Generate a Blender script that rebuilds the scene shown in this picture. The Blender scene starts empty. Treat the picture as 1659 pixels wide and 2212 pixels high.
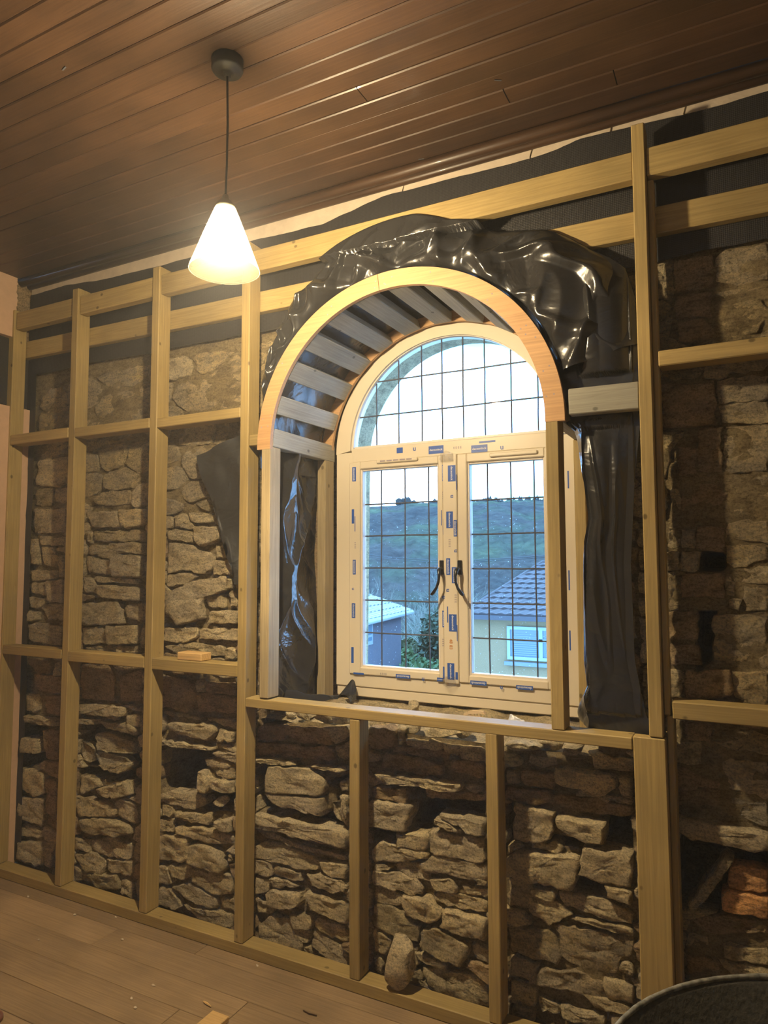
import bpy, bmesh, math, random
import numpy as np
from mathutils import Vector, Matrix, noise as mn
random.seed(7); rng = np.random.default_rng(11)
sc = bpy.context.scene
COL = sc.collection
PI = math.pi

# ---------------------------------------------------------------- camera
W, H = 1659, 2212
FPX = 1499.06
CAM = np.array([0.0, -2.20663, 1.5])
FW = np.array([-0.46007714, 0.88484722, 0.07331046])
RT = np.array([0.88713297, 0.46150489, -0.00288791])
UP = np.array([0.03638849, -0.06370747, 0.99730499])
cd = bpy.data.cameras.new('camera'); cam = bpy.data.objects.new('camera', cd); COL.objects.link(cam)
cd.sensor_fit = 'AUTO'; cd.sensor_width = 36; cd.lens = FPX / H * 36; cd.clip_end = 4000; cd.clip_start = 0.02
M = Matrix.Identity(4)
for i in range(3):
    M[i][0] = RT[i]; M[i][1] = UP[i]; M[i][2] = -FW[i]; M[i][3] = CAM[i]
cam.matrix_world = M
sc.camera = cam
sc.view_settings.view_transform = 'Standard'; sc.view_settings.look = 'None'
sc.view_settings.exposure = 0.18; sc.view_settings.gamma = 1.0
sc.view_settings.use_curve_mapping = False

# ---------------------------------------------------------------- world: broken bright cloud
w = bpy.data.worlds.new('world'); sc.world = w; w.use_nodes = True
nt = w.node_tree; nt.nodes.clear()
def N(nt, t, **k):
    n = nt.nodes.new(t)
    for a, b in k.items():
        if a in n.inputs.keys() if hasattr(n.inputs, 'keys') else False: n.inputs[a].default_value = b
        else: setattr(n, a, b)
    return n
tc = N(nt, 'ShaderNodeTexCoord')
nz = N(nt, 'ShaderNodeTexNoise'); nz.inputs['Scale'].default_value = 3.2; nz.inputs['Detail'].default_value = 7; nz.inputs['Roughness'].default_value = 0.5
mp = N(nt, 'ShaderNodeMapping'); mp.inputs['Scale'].default_value = (1, 1, 2.2); mp.inputs['Location'].default_value = (3.1, 1.2, 0.4)
cr = N(nt, 'ShaderNodeValToRGB')
e = cr.color_ramp.elements
e[0].position = 0.40; e[0].color = (0.055, 0.25, 0.52, 1)
e[1].position = 0.60; e[1].color = (0.42, 0.64, 0.98, 1)
m_ = e.new(0.49); m_.color = (0.12, 0.38, 0.74, 1)
bg = N(nt, 'ShaderNodeBackground'); bg.inputs['Strength'].default_value = 11.5
wo = N(nt, 'ShaderNodeOutputWorld')
L = nt.links.new
L(tc.outputs['Generated'], mp.inputs[0]); L(mp.outputs[0], nz.inputs['Vector']); L(nz.outputs['Fac'], cr.inputs[0])
L(cr.outputs[0], bg.inputs[0]); L(bg.outputs[0], wo.inputs[0])

LAMP_POWER = 165.0
LAMP_COL = (1.0, 0.78, 0.47)

# ---------------------------------------------------------------- unprojection: where a sight line meets a real plane
def ray(px, py):
    return FW + RT * (px - W / 2) / FPX - UP * (py - H / 2) / FPX
def atY(px, py, Y=0.0):
    d = ray(px, py); return CAM + d * ((Y - CAM[1]) / d[1])
def atZ(px, py, Z=0.0):
    d = ray(px, py); return CAM + d * ((Z - CAM[2]) / d[2])

# ---------------------------------------------------------------- materials
def newmat(name):
    m = bpy.data.materials.new(name); m.use_nodes = True
    nt = m.node_tree; nt.nodes.clear()
    o = nt.nodes.new('ShaderNodeOutputMaterial'); b = nt.nodes.new('ShaderNodeBsdfPrincipled')
    nt.links.new(b.outputs[0], o.inputs[0])
    return m, nt, b
def plain(name, col, rough=0.6, metal=0.0, bump=0.0, bscale=60.0, var=0.0, spec=0.5, coat=0.0):
    m, nt, b = newmat(name)
    b.inputs['Base Color'].default_value = (*col, 1); b.inputs['Roughness'].default_value = rough
    b.inputs['Metallic'].default_value = metal; b.inputs['Specular IOR Level'].default_value = spec
    b.inputs['Coat Weight'].default_value = coat
    if bump or var:
        g = nt.nodes.new('ShaderNodeNewGeometry')
        n = nt.nodes.new('ShaderNodeTexNoise'); n.inputs['Scale'].default_value = bscale; n.inputs['Detail'].default_value = 6
        nt.links.new(g.outputs['Position'], n.inputs['Vector'])
        if bump:
            bp = nt.nodes.new('ShaderNodeBump'); bp.inputs['Strength'].default_value = bump; bp.inputs['Distance'].default_value = 0.01
            nt.links.new(n.outputs['Fac'], bp.inputs['Height']); nt.links.new(bp.outputs[0], b.inputs['Normal'])
        if var:
            r = nt.nodes.new('ShaderNodeValToRGB')
            r.color_ramp.elements[0].position = .3; r.color_ramp.elements[1].position = .7
            r.color_ramp.elements[0].color = (*[c * (1 - var) for c in col], 1)
            r.color_ramp.elements[1].color = (*[min(1, c * (1 + var)) for c in col], 1)
            nt.links.new(n.outputs['Fac'], r.inputs[0]); nt.links.new(r.outputs[0], b.inputs['Base Color'])
    return m
def mixrgb(nt, a, b, fac, mode='MIX'):
    x = nt.nodes.new('ShaderNodeMix'); x.data_type = 'RGBA'; x.blend_type = mode
    for s, v in ((6, a), (7, b), (0, fac)):
        if isinstance(v, (int, float)): x.inputs[s].default_value = v
        elif isinstance(v, tuple): x.inputs[s].default_value = (*v[:3], 1)
        else: nt.links.new(v, x.inputs[s])
    return x.outputs[2]
def ramp(nt, src, stops):
    r = nt.nodes.new('ShaderNodeValToRGB'); els = r.color_ramp.elements
    while len(els) < len(stops): els.new(0.5)
    for el, (p, c) in zip(els, stops):
        el.position = p; el.color = (*c, 1) if len(c) == 3 else c
    nt.links.new(src, r.inputs[0]); return r.outputs[0]
def wood(name, base, dark, rough=0.6, grain=1.0, knots=True, spec=0.4, vary=0.25, coat=0.0):
    """timber whose grain runs along the object's own X axis"""
    m, nt, b = newmat(name); ln = nt.links.new
    t = nt.nodes.new('ShaderNodeTexCoord'); oi = nt.nodes.new('ShaderNodeObjectInfo')
    off = nt.nodes.new('ShaderNodeVectorMath'); off.operation = 'SCALE'; off.inputs[0].default_value = (37.1, 11.7, 23.3)
    ln(oi.outputs['Random'], off.inputs['Scale'])
    add = nt.nodes.new('ShaderNodeVectorMath'); add.operation = 'ADD'
    ln(t.outputs['Object'], add.inputs[0]); ln(off.outputs[0], add.inputs[1])
    mp = nt.nodes.new('ShaderNodeMapping'); mp.inputs['Scale'].default_value = (1.1, 30, 30); ln(add.outputs[0], mp.inputs[0])
    n1 = nt.nodes.new('ShaderNodeTexNoise'); n1.inputs['Scale'].default_value = 1.0; n1.inputs['Detail'].default_value = 3; n1.inputs['Distortion'].default_value = 0.6
    ln(mp.outputs[0], n1.inputs['Vector'])
    mul = nt.nodes.new('ShaderNodeMath'); mul.operation = 'MULTIPLY'; mul.inputs[1].default_value = 9.0; ln(n1.outputs['Fac'], mul.inputs[0])
    sn = nt.nodes.new('ShaderNodeMath'); sn.operation = 'FRACT'; ln(mul.outputs[0], sn.inputs[0])
    rings = ramp(nt, sn.outputs[0], [(0.0, (1, 1, 1)), (0.55, (0.75, 0.75, 0.75)), (0.86, (0.15, 0.15, 0.15)), (1.0, (1, 1, 1))])
    mp2 = nt.nodes.new('ShaderNodeMapping'); mp2.inputs['Scale'].default_value = (4, 160, 160); ln(add.outputs[0], mp2.inputs[0])
    n2 = nt.nodes.new('ShaderNodeTexNoise'); n2.inputs['Scale'].default_value = 1.0; n2.inputs['Detail'].default_value = 4; ln(mp2.outputs[0], n2.inputs['Vector'])
    col = mixrgb(nt, dark, base, rings)
    f1 = nt.nodes.new('ShaderNodeMath'); f1.operation = 'MULTIPLY'; f1.inputs[1].default_value = 0.75 * (1 - 0.0)
    col = mixrgb(nt, base, col, 0.6 * grain)
    fib = ramp(nt, n2.outputs['Fac'], [(0.3, (0.78, 0.78, 0.78)), (0.7, (1.12, 1.12, 1.12))])
    col = mixrgb(nt, col, fib, 0.8, 'MULTIPLY')
    n3 = nt.nodes.new('ShaderNodeTexNoise'); n3.inputs['Scale'].default_value = 3.0; n3.inputs['Detail'].default_value = 3; ln(add.outputs[0], n3.inputs['Vector'])
    bl = ramp(nt, n3.outputs['Fac'], [(0.3, (1 - vary,) * 3), (0.7, (1 + vary * .5,) * 3)])
    col = mixrgb(nt, col, bl, 0.8, 'MULTIPLY')
    ov = ramp(nt, oi.outputs['Random'], [(0.0, (0.82, 0.80, 0.76)), (1.0, (1.12, 1.1, 1.08))])
    col = mixrgb(nt, col, ov, 0.8, 'MULTIPLY')
    if knots:
        mk = nt.nodes.new('ShaderNodeMapping'); mk.inputs['Scale'].default_value = (9, 12, 12); ln(add.outputs[0], mk.inputs[0])
        v = nt.nodes.new('ShaderNodeTexVoronoi'); v.inputs['Scale'].default_value = 1.0; ln(mk.outputs[0], v.inputs['Vector'])
        kk = ramp(nt, v.outputs['Distance'], [(0.0, (1, 1, 1)), (0.06, (0.9, 0.9, 0.9)), (0.10, (0, 0, 0))])
        col = mixrgb(nt, col, tuple(c * 0.42 for c in dark), kk)
    ln(col, b.inputs['Base Color'])
    b.inputs['Roughness'].default_value = rough; b.inputs['Specular IOR Level'].default_value = spec; b.inputs['Coat Weight'].default_value = coat
    bp = nt.nodes.new('ShaderNodeBump'); bp.inputs['Strength'].default_value = 0.25; bp.inputs['Distance'].default_value = 0.002
    ln(n2.outputs['Fac'], bp.inputs['Height']); ln(bp.outputs[0], b.inputs['Normal'])
    return m
def stone_mat(name, tint=(1, 1, 1), lime=0.35, bump=1.0):
    m, nt, b = newmat(name); ln = nt.links.new
    g = nt.nodes.new('ShaderNodeNewGeometry'); oi = nt.nodes.new('ShaderNodeObjectInfo')
    c0 = ramp(nt, oi.outputs['Random'], [(0.0, (0.44, 0.37, 0.23)), (0.3, (0.56, 0.475, 0.31)), (0.6, (0.49, 0.42, 0.30)), (0.85, (0.60, 0.50, 0.31)), (1.0, (0.42, 0.37, 0.27))])
    mp = nt.nodes.new('ShaderNodeMapping'); mp.inputs['Scale'].default_value = (1, 1, 2.6); ln(g.outputs['Position'], mp.inputs[0])
    n1 = nt.nodes.new('ShaderNodeTexNoise'); n1.inputs['Scale'].default_value = 13; n1.inputs['Detail'].default_value = 9; n1.inputs['Roughness'].default_value = 0.62; ln(mp.outputs[0], n1.inputs['Vector'])
    n2 = nt.nodes.new('ShaderNodeTexNoise'); n2.inputs['Scale'].default_value = 4.5; n2.inputs['Detail'].default_value = 5; ln(g.outputs['Position'], n2.inputs['Vector'])
    n3 = nt.nodes.new('ShaderNodeTexNoise'); n3.inputs['Scale'].default_value = 42; n3.inputs['Detail'].default_value = 10; n3.inputs['Roughness'].default_value = 0.78; ln(mp.outputs[0], n3.inputs['Vector'])
    v1 = ramp(nt, n1.outputs['Fac'], [(0.30, (0.66, 0.63, 0.60)), (0.5, (1.28, 1.26, 1.22)), (0.75, (1.55, 1.52, 1.42))])
    col = mixrgb(nt, c0, v1, 1.0, 'MULTIPLY')
    col = mixrgb(nt, col, tint, 1.0, 'MULTIPLY')
    lf = ramp(nt, n2.outputs['Fac'], [(0.48, (0, 0, 0)), (0.62, (lime,) * 3)])
    col = mixrgb(nt, col, (0.58, 0.52, 0.42), lf)
    sp = ramp(nt, n3.outputs['Fac'], [(0.34, (0.42, 0.39, 0.36)), (0.47, (1.1, 1.09, 1.07)), (0.72, (1.4, 1.39, 1.33))])
    col = mixrgb(nt, col, sp, 0.9, 'MULTIPLY')
    n4 = nt.nodes.new('ShaderNodeTexNoise'); n4.inputs['Scale'].default_value = 150; n4.inputs['Detail'].default_value = 5; n4.inputs['Roughness'].default_value = 0.7; ln(g.outputs['Position'], n4.inputs['Vector'])
    s4 = ramp(nt, n4.outputs['Fac'], [(0.36, (0.60, 0.58, 0.55)), (0.50, (1, 1, 1)), (0.68, (1.22, 1.21, 1.18))])
    col = mixrgb(nt, col, s4, 0.9, 'MULTIPLY')
    ln(col, b.inputs['Base Color']); b.inputs['Roughness'].default_value = 0.93; b.inputs['Specular IOR Level'].default_value = 0.2
    b1 = nt.nodes.new('ShaderNodeBump'); b1.inputs['Strength'].default_value = 1.0 * bump; b1.inputs['Distance'].default_value = 0.03
    ln(n1.outputs['Fac'], b1.inputs['Height'])
    b2 = nt.nodes.new('ShaderNodeBump'); b2.inputs['Strength'].default_value = 0.9 * bump; b2.inputs['Distance'].default_value = 0.03
    ln(n3.outputs['Fac'], b2.inputs['Height']); ln(b1.outputs[0], b2.inputs['Normal'])
    b3 = nt.nodes.new('ShaderNodeBump'); b3.inputs['Strength'].default_value = 0.9 * bump; b3.inputs['Distance'].default_value = 0.010
    ln(n4.outputs['Fac'], b3.inputs['Height']); ln(b2.outputs[0], b3.inputs['Normal']); ln(b3.outputs[0], b.inputs['Normal'])
    return m

MT = {}
MT['pine'] = wood('treated_pine', (0.41, 0.305, 0.125), (0.30, 0.21, 0.078), 0.6, 0.8)
MT['pale'] = wood('pale_pine_sky_grey', (0.40, 0.39, 0.33), (0.29, 0.275, 0.225), 0.65, 0.8)  # base colour greyed to carry the sky light on the slats
MT['post'] = wood('pine_post_daylight_grey', (0.43, 0.35, 0.21), (0.31, 0.24, 0.13), 0.6, 0.8)  # daylight on the side of the post is half mixed into this base colour
MT['ply'] = wood('birch_ply', (0.56, 0.34, 0.17), (0.47, 0.27, 0.12), 0.5, 0.5, knots=False, vary=0.12)
MT['ceil'] = wood('varnished_board', (0.068, 0.036, 0.019), (0.040, 0.021, 0.011), 0.42, 0.9, knots=False, spec=0.4, vary=0.45, coat=0.06)
MT['floor'] = wood('worn_floor_board', (0.30, 0.21, 0.12), (0.20, 0.135, 0.075), 0.8, 0.6, knots=False, vary=0.35)
MT['oak'] = wood('offcut_pine', (0.68, 0.46, 0.21), (0.55, 0.34, 0.13), 0.55, 0.9, knots=False)
MT['stone'] = stone_mat('rubble_stone')
MT['stone_lime'] = stone_mat('limed_stone', (1.08, 1.05, 0.98), 0.6, 1.5)
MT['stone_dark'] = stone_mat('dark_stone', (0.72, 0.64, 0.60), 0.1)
MT['brickm'] = stone_mat('orange_brick', (1.0, 0.66, 0.47), 0.1, 0.7)
MT['mortar'] = stone_mat('old_lime_mortar', (0.50, 0.47, 0.42), 0.1, 1.0)
MT['plaster'] = plain('cream_plaster', (0.56, 0.47, 0.36), 0.85, bump=0.35, bscale=30, var=0.08)
MT['peach'] = plain('peach_plaster', (0.60, 0.40, 0.26), 0.85, bump=0.15, bscale=40, var=0.05)
MT['paint'] = plain('room_plaster', (0.60, 0.52, 0.42), 0.9)
MT['upvc'] = plain('cream_window_plastic', (0.70, 0.62, 0.48), 0.38, bump=0.02, bscale=20)
MT['upvc_edge'] = plain('pale_glazing_bead', (0.72, 0.66, 0.58), 0.4)
MT['blue'] = plain('blue_film_print', (0.03, 0.10, 0.42), 0.4)
MT['film_white'] = plain('film_print_white', (0.7, 0.72, 0.78), 0.5)
MT['film_grey'] = plain('film_print_grey', (0.32, 0.27, 0.30), 0.5)
MT['film_red'] = plain('film_print_rust', (0.62, 0.30, 0.12), 0.5)
MT['lead'] = plain('lead_strip', (0.10, 0.11, 0.13), 0.55, metal=0.3)
MT['black_metal'] = plain('black_handle_metal', (0.012, 0.012, 0.012), 0.28)
MT['black_plastic'] = plain('matt_black_plastic', (0.03, 0.03, 0.028), 0.5)
MT['tub'] = plain('scuffed_black_rubber', (0.045, 0.042, 0.034), 0.75, bump=0.3, bscale=90, var=0.35)
MT['scuff'] = plain('scuffed_rim', (0.17, 0.165, 0.14), 0.8, bump=0.3, bscale=60, var=0.6)

# black polythene
def poly_mat(name, rough, scale=4.5, strength=0.30):
    m, nt, b = newmat(name); ln = nt.links.new
    b.inputs['Base Color'].default_value = (0.022, 0.022, 0.023, 1); b.inputs['Roughness'].default_value = rough
    b.inputs['Specular IOR Level'].default_value = 0.62
    g = nt.nodes.new('ShaderNodeNewGeometry')
    n1 = nt.nodes.new('ShaderNodeTexNoise'); n1.inputs['Scale'].default_value = scale; n1.inputs['Detail'].default_value = 4; n1.inputs['Distortion'].default_value = 0.8
    ln(g.outputs['Position'], n1.inputs['Vector'])
    ab = nt.nodes.new('ShaderNodeMath'); ab.operation = 'SUBTRACT'; ab.inputs[1].default_value = 0.5; ln(n1.outputs['Fac'], ab.inputs[0])
    a2 = nt.nodes.new('ShaderNodeMath'); a2.operation = 'ABSOLUTE'; ln(ab.outputs[0], a2.inputs[0])
    bp = nt.nodes.new('ShaderNodeBump'); bp.inputs['Strength'].default_value = strength; bp.inputs['Distance'].default_value = 0.05; bp.invert = True
    ln(a2.outputs[0], bp.inputs['Height'])
    n2 = nt.nodes.new('ShaderNodeTexNoise'); n2.inputs['Scale'].default_value = 45; n2.inputs['Detail'].default_value = 3; ln(g.outputs['Position'], n2.inputs['Vector'])
    b2 = nt.nodes.new('ShaderNodeBump'); b2.inputs['Strength'].default_value = 0.15; b2.inputs['Distance'].default_value = 0.006
    ln(n2.outputs['Fac'], b2.inputs['Height']); ln(bp.outputs[0], b2.inputs['Normal']); ln(b2.outputs[0], b.inputs['Normal'])
    return m
MT['poly'] = poly_mat('black_polythene', 0.26)
MT['poly_shiny'] = poly_mat('shiny_black_polythene', 0.19, 5.5, .35)
MT['poly_matt'] = poly_mat('matt_black_polythene', 0.55, 5, 0.4)
# dimpled membrane
m, nt, b = newmat('dimpled_membrane'); ln = nt.links.new
b.inputs['Base Color'].default_value = (0.022, 0.021, 0.022, 1); b.inputs['Roughness'].default_value = 0.5
g = nt.nodes.new('ShaderNodeNewGeometry'); v = nt.nodes.new('ShaderNodeTexVoronoi'); v.inputs['Scale'].default_value = 170; v.inputs['Randomness'].default_value = 0.0
ln(g.outputs['Position'], v.inputs['Vector'])
bp = nt.nodes.new('ShaderNodeBump'); bp.inputs['Strength'].default_value = 0.5; bp.inputs['Distance'].default_value = 0.003
ln(v.outputs['Distance'], bp.inputs['Height']); ln(bp.outputs[0], b.inputs['Normal'])
MT['membrane'] = m
# window glass
m = bpy.data.materials.new('window_glass'); m.use_nodes = True; nt = m.node_tree; nt.nodes.clear(); ln = nt.links.new
o = nt.nodes.new('ShaderNodeOutputMaterial'); mx = nt.nodes.new('ShaderNodeMixShader'); tr = nt.nodes.new('ShaderNodeBsdfTransparent'); gl = nt.nodes.new('ShaderNodeBsdfGlossy')
tr.inputs[0].default_value = (0.94, 0.97, 1.0, 1); gl.inputs['Roughness'].default_value = 0.03
fr = nt.nodes.new('ShaderNodeFresnel'); fr.inputs[0].default_value = 1.35
ln(fr.outputs[0], mx.inputs[0]); ln(tr.outputs[0], mx.inputs[1]); ln(gl.outputs[0], mx.inputs[2]); ln(mx.outputs[0], o.inputs[0])
MT['glass'] = m
# water droplets: clear little lenses that scatter some of the sky
m = bpy.data.materials.new('rain_droplet'); m.use_nodes = True; nt = m.node_tree; nt.nodes.clear(); ln = nt.links.new
o = nt.nodes.new('ShaderNodeOutputMaterial'); mx = nt.nodes.new('ShaderNodeMixShader'); tr = nt.nodes.new('ShaderNodeBsdfTranslucent'); gl = nt.nodes.new('ShaderNodeBsdfGlass')
tr.inputs[0].default_value = (0.75, 0.77, .8, 1); gl.inputs['IOR'].default_value = 1.33; mx.inputs[0].default_value = 0.35
ln(tr.outputs[0], mx.inputs[1]); ln(gl.outputs[0], mx.inputs[2]); ln(mx.outputs[0], o.inputs[0]); MT['drop'] = m
# lamp shade: frosted glass that lets most of the light straight through
m = bpy.data.materials.new('frosted_shade_glass'); m.use_nodes = True; nt = m.node_tree; nt.nodes.clear(); ln = nt.links.new
o = nt.nodes.new('ShaderNodeOutputMaterial'); mx = nt.nodes.new('ShaderNodeMixShader'); tr = nt.nodes.new('ShaderNodeBsdfTransparent'); tl = nt.nodes.new('ShaderNodeBsdfTranslucent')
tr.inputs[0].default_value = (0.92, 0.92, 0.92, 1); tl.inputs[0].default_value = (0.06, 0.058, 0.045, 1); mx.inputs[0].default_value = 0.55
df_ = nt.nodes.new('ShaderNodeBsdfDiffuse'); df_.inputs[0].default_value = (0.012, 0.0115, 0.0085, 1); ad = nt.nodes.new('ShaderNodeAddShader'); ln(tl.outputs[0], ad.inputs[0]); ln(df_.outputs[0], ad.inputs[1])
ln(tr.outputs[0], mx.inputs[1]); ln(ad.outputs[0], mx.inputs[2]); ln(mx.outputs[0], o.inputs[0]); MT['shade'] = m
m = bpy.data.materials.new('glowing_bulb'); m.use_nodes = True; nt = m.node_tree; nt.nodes.clear()
o = nt.nodes.new('ShaderNodeOutputMaterial'); em = nt.nodes.new('ShaderNodeEmission'); em.inputs[0].default_value = (*LAMP_COL, 1)
BULB_R = 0.03
em.inputs[1].default_value = LAMP_POWER / (4 * PI * PI * BULB_R ** 2); nt.links.new(em.outputs[0], o.inputs[0]); MT['bulb'] = m

# ---------------------------------------------------------------- object helpers
def link_mesh(name, me, mat, parent=None, loc=(0, 0, 0), smooth=False):
    if mat is not None and not me.materials: me.materials.append(mat)
    o = bpy.data.objects.new(name, me); COL.objects.link(o)
    if parent is not None:
        o.parent = parent; o.location = Vector(loc) - Vector(world_loc(parent))
    else: o.location = loc
    if smooth: me.shade_smooth()
    return o
def world_loc(o):
    l = Vector(o.location)
    while o.parent: o = o.parent; l = l + Vector(o.location)
    return l
def tag(o, label=None, cat=None, group=None, kind=None):
    if label: o['label'] = label
    if cat: o['category'] = cat
    if group: o['group'] = group
    if kind: o['kind'] = kind
    return o
def empty(name, loc, label=None, cat=None, group=None, kind=None):
    o = bpy.data.objects.new(name, None); COL.objects.link(o); o.location = loc; o.empty_display_size = .05
    return tag(o, label, cat, group, kind)
def bm_mesh(bm, name):
    bmesh.ops.recalc_face_normals(bm, faces=bm.faces)
    me = bpy.data.meshes.new(name); bm.to_mesh(me); bm.free(); return me
def box_bm(bm, lo, hi, bev=0.0):
    r = bmesh.ops.create_cube(bm, size=1)['verts']
    lo = Vector(lo); hi = Vector(hi); s = hi - lo; c = (hi + lo) / 2
    for v in r: v.co = Vector((v.co.x * s.x, v.co.y * s.y, v.co.z * s.z)) + c
    if bev: bmesh.ops.bevel(bm, geom=list({e for v in r for e in v.link_edges}), offset=bev, segments=1, affect='EDGES')
def box(name, lo, hi, mat, parent=None, bev=0.0):
    """box in world coordinates, origin at its centre"""
    lo = Vector(lo); hi = Vector(hi); c = (lo + hi) / 2
    bm = bmesh.new(); box_bm(bm, lo - c, hi - c, bev)
    return link_mesh(name, bm_mesh(bm, name), mat, parent, c)
def member(name, a, b, w, h, mat, parent=None, up=(0, 0, 1), bev=0.003, warp=0.0):
    """a length of timber from a to b (axis ends), w across, h along up; grain on local X"""
    a = Vector(a); b = Vector(b); d = (b - a); ln_ = d.length; d.normalize()
    up = Vector(up); side = up.cross(d).normalized(); u2 = d.cross(side).normalized()
    bm = bmesh.new(); box_bm(bm, (-ln_ / 2, -w / 2, -h / 2), (ln_ / 2, w / 2, h / 2), bev)
    if warp:
        bmesh.ops.subdivide_edges(bm, edges=[e for e in bm.edges if abs((e.verts[0].co - e.verts[1].co).x) > ln_ * .5], cuts=8)
        s1 = random.uniform(-1, 1) * warp; s2 = random.uniform(-1, 1) * warp
        for v in bm.verts:
            t = v.co.x / ln_ * 2
            v.co.y += s1 * (1 - t * t); v.co.z += s2 * (1 - t * t)
    o = link_mesh(name, bm_mesh(bm, name), mat, parent, (a + b) / 2)
    R3 = Matrix((d, side, u2)).transposed()
    o.rotation_euler = R3.to_euler()
    return o
def tube_bm(bm, pts, rad, n=8):
    rings = []
    for i, p in enumerate(pts):
        p = Vector(p); q = Vector(pts[min(i + 1, len(pts) - 1)]) - Vector(pts[max(i - 1, 0)]); q.normalize()
        a = q.orthogonal().normalized() if i == 0 else (a - q * a.dot(q)).normalized()
        c = q.cross(a); r = rad[i] if isinstance(rad, (list, tuple)) else rad
        rings.append([bm.verts.new(p + (a * math.cos(t) + c * math.sin(t)) * r) for t in [2 * PI * k / n for k in range(n)]])
    for A, B in zip(rings, rings[1:]):
        for k in range(n): bm.faces.new((A[k], A[(k + 1) % n], B[(k + 1) % n], B[k]))
    bm.faces.new(rings[0][::-1]); bm.faces.new(rings[-1])
def lathe_bm(bm, prof, n=32, c=(0, 0, 0)):
    rings = [[bm.verts.new((c[0] + r * math.cos(2 * PI * k / n), c[1] + r * math.sin(2 * PI * k / n), c[2] + z)) for k in range(n)] for r, z in prof]
    for A, B in zip(rings, rings[1:]):
        for k in range(n): bm.faces.new((A[k], A[(k + 1) % n], B[(k + 1) % n], B[k]))
    return rings
def prism_bm(bm, pts, y0, y1):
    """polygon in X-Z, from depth y0 to y1"""
    A = [bm.verts.new((x, y0, z)) for x, z in pts]; B = [bm.verts.new((x, y1, z)) for x, z in pts]
    bm.faces.new(A); bm.faces.new(B[::-1]); n = len(pts)
    for k in range(n): bm.faces.new((A[k], B[k], B[(k + 1) % n], A[(k + 1) % n]))
def strip_bm(bm, inner, outer, y0, y1):
    """solid band between two open outlines (X-Z) of equal count"""
    q = [[bm.verts.new((x, y, z)) for x, z in L_] for L_ in (inner, outer) for y in (y0, y1)]
    i0, i1, o0, o1 = q
    for k in range(len(inner) - 1):
        bm.faces.new((i0[k], i0[k + 1], o0[k + 1], o0[k])); bm.faces.new((i1[k + 1], i1[k], o1[k], o1[k + 1]))
        bm.faces.new((i0[k + 1], i0[k], i1[k], i1[k + 1])); bm.faces.new((o0[k], o0[k + 1], o1[k + 1], o1[k]))
    bm.faces.new((i0[0], o0[0], o1[0], i1[0])); bm.faces.new((i0[-1], i1[-1], o1[-1], o0[-1]))
def grid_mesh(name, nu, nv, f):
    vs = [tuple(f(i / (nu - 1), j / (nv - 1))) for j in range(nv) for i in range(nu)]
    fs = [(j * nu + i, j * nu + i + 1, (j + 1) * nu + i + 1, (j + 1) * nu + i) for j in range(nv - 1) for i in range(nu - 1)]
    me = bpy.data.meshes.new(name); me.from_pydata(vs, [], fs); me.update(); return me
def nz3(x, y, z=0.0): return mn.noise(Vector((x, y, z)))
def fbm(x, y, z=0.0, o=4):
    s = 0; a = 1; f = 1
    for _ in range(o): s += a * mn.noise(Vector((x * f, y * f, z * f))); a *= .5; f *= 2.1
    return s
def ridge(x, y, z=0.0): return 1 - abs(mn.noise(Vector((x, y, z)))) * 2

# ================================================================= THE SETTING
CEIL = 2.975; XL = -3.3185; XR = 1.6; YF = -3.4; YW = 0.135
CX, CZ = -1.107, 1.9586
# ---- ceiling of tongue and groove boards
ceiling = box('ceiling', (XL - .1, YF, CEIL + .016), (XR + .1, .75, CEIL + .1), MT['ceil']); tag(ceiling, kind='structure')
pitch = 0.0745; seams = []
def board_mesh(name, ln_, w, th, vee):
    bm = bmesh.new(); prof = [(-w / 2, th), (-w / 2, vee), (-w / 2 + vee * 1.2, 0), (w / 2 - vee * 1.2, 0), (w / 2, vee), (w / 2, th)]
    A = [bm.verts.new((-ln_ / 2, y, z)) for y, z in prof]; B = [bm.verts.new((ln_ / 2, y, z)) for y, z in prof]
    bm.faces.new(A[::-1]); bm.faces.new(B)
    for k in range(6): bm.faces.new((A[k], A[(k + 1) % 6], B[(k + 1) % 6], B[k]))
    return bm_mesh(bm, name)
for k in range(-1, 42):
    y = -0.05 - pitch * (k + .5)
    if y > .05 or y < YF: continue
    cuts = [XL, XR]
    if k in (4, 1, 9, 14, 20): cuts.insert(1, {4: -1.02, 1: -.62, 9: -2.4, 14: -.9, 20: -1.7}[k])
    if k == 0: cuts.insert(1, -.30)
    for a, b_ in zip(cuts, cuts[1:]):
        me = board_mesh('ceiling_board', b_ - a - .003, pitch - .0012, .018, .0032)
        drop = {3: -.006, 4: -.003}.get(k, random.uniform(-.001, .001))
        link_mesh('ceiling_board', me, MT['ceil'], ceiling, ((a + b_) / 2, y, CEIL + drop))
# two rounded beads where the boards meet the wall
for y, r, z in ((.062, .022, -.004), (.108, .017, -.010)):
    bm = bmesh.new(); tube_bm(bm, [(XL, 0, 0), (-.9, 0, 0), (XR, 0, 0)], r, 12)
    o = link_mesh('ceiling_bead', bm_mesh(bm, 'ceiling_bead'), MT['ceil'], ceiling, (0, y, CEIL + z), True)
for x, y in ((-1.75, -.90), (-.62, -.25), (-.52, .05), (-.33, -.29), (-1.0, .02)):
    bm = bmesh.new(); box_bm(bm, (-.011, -.002, -.0012), (.011, .002, .0)); link_mesh('ceiling_nail_patch', bm_mesh(bm, 'p'), MT['lead'], ceiling, (x, y, CEIL - .0015)).rotation_euler = (0, 0, random.uniform(-.6, .6))
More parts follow.
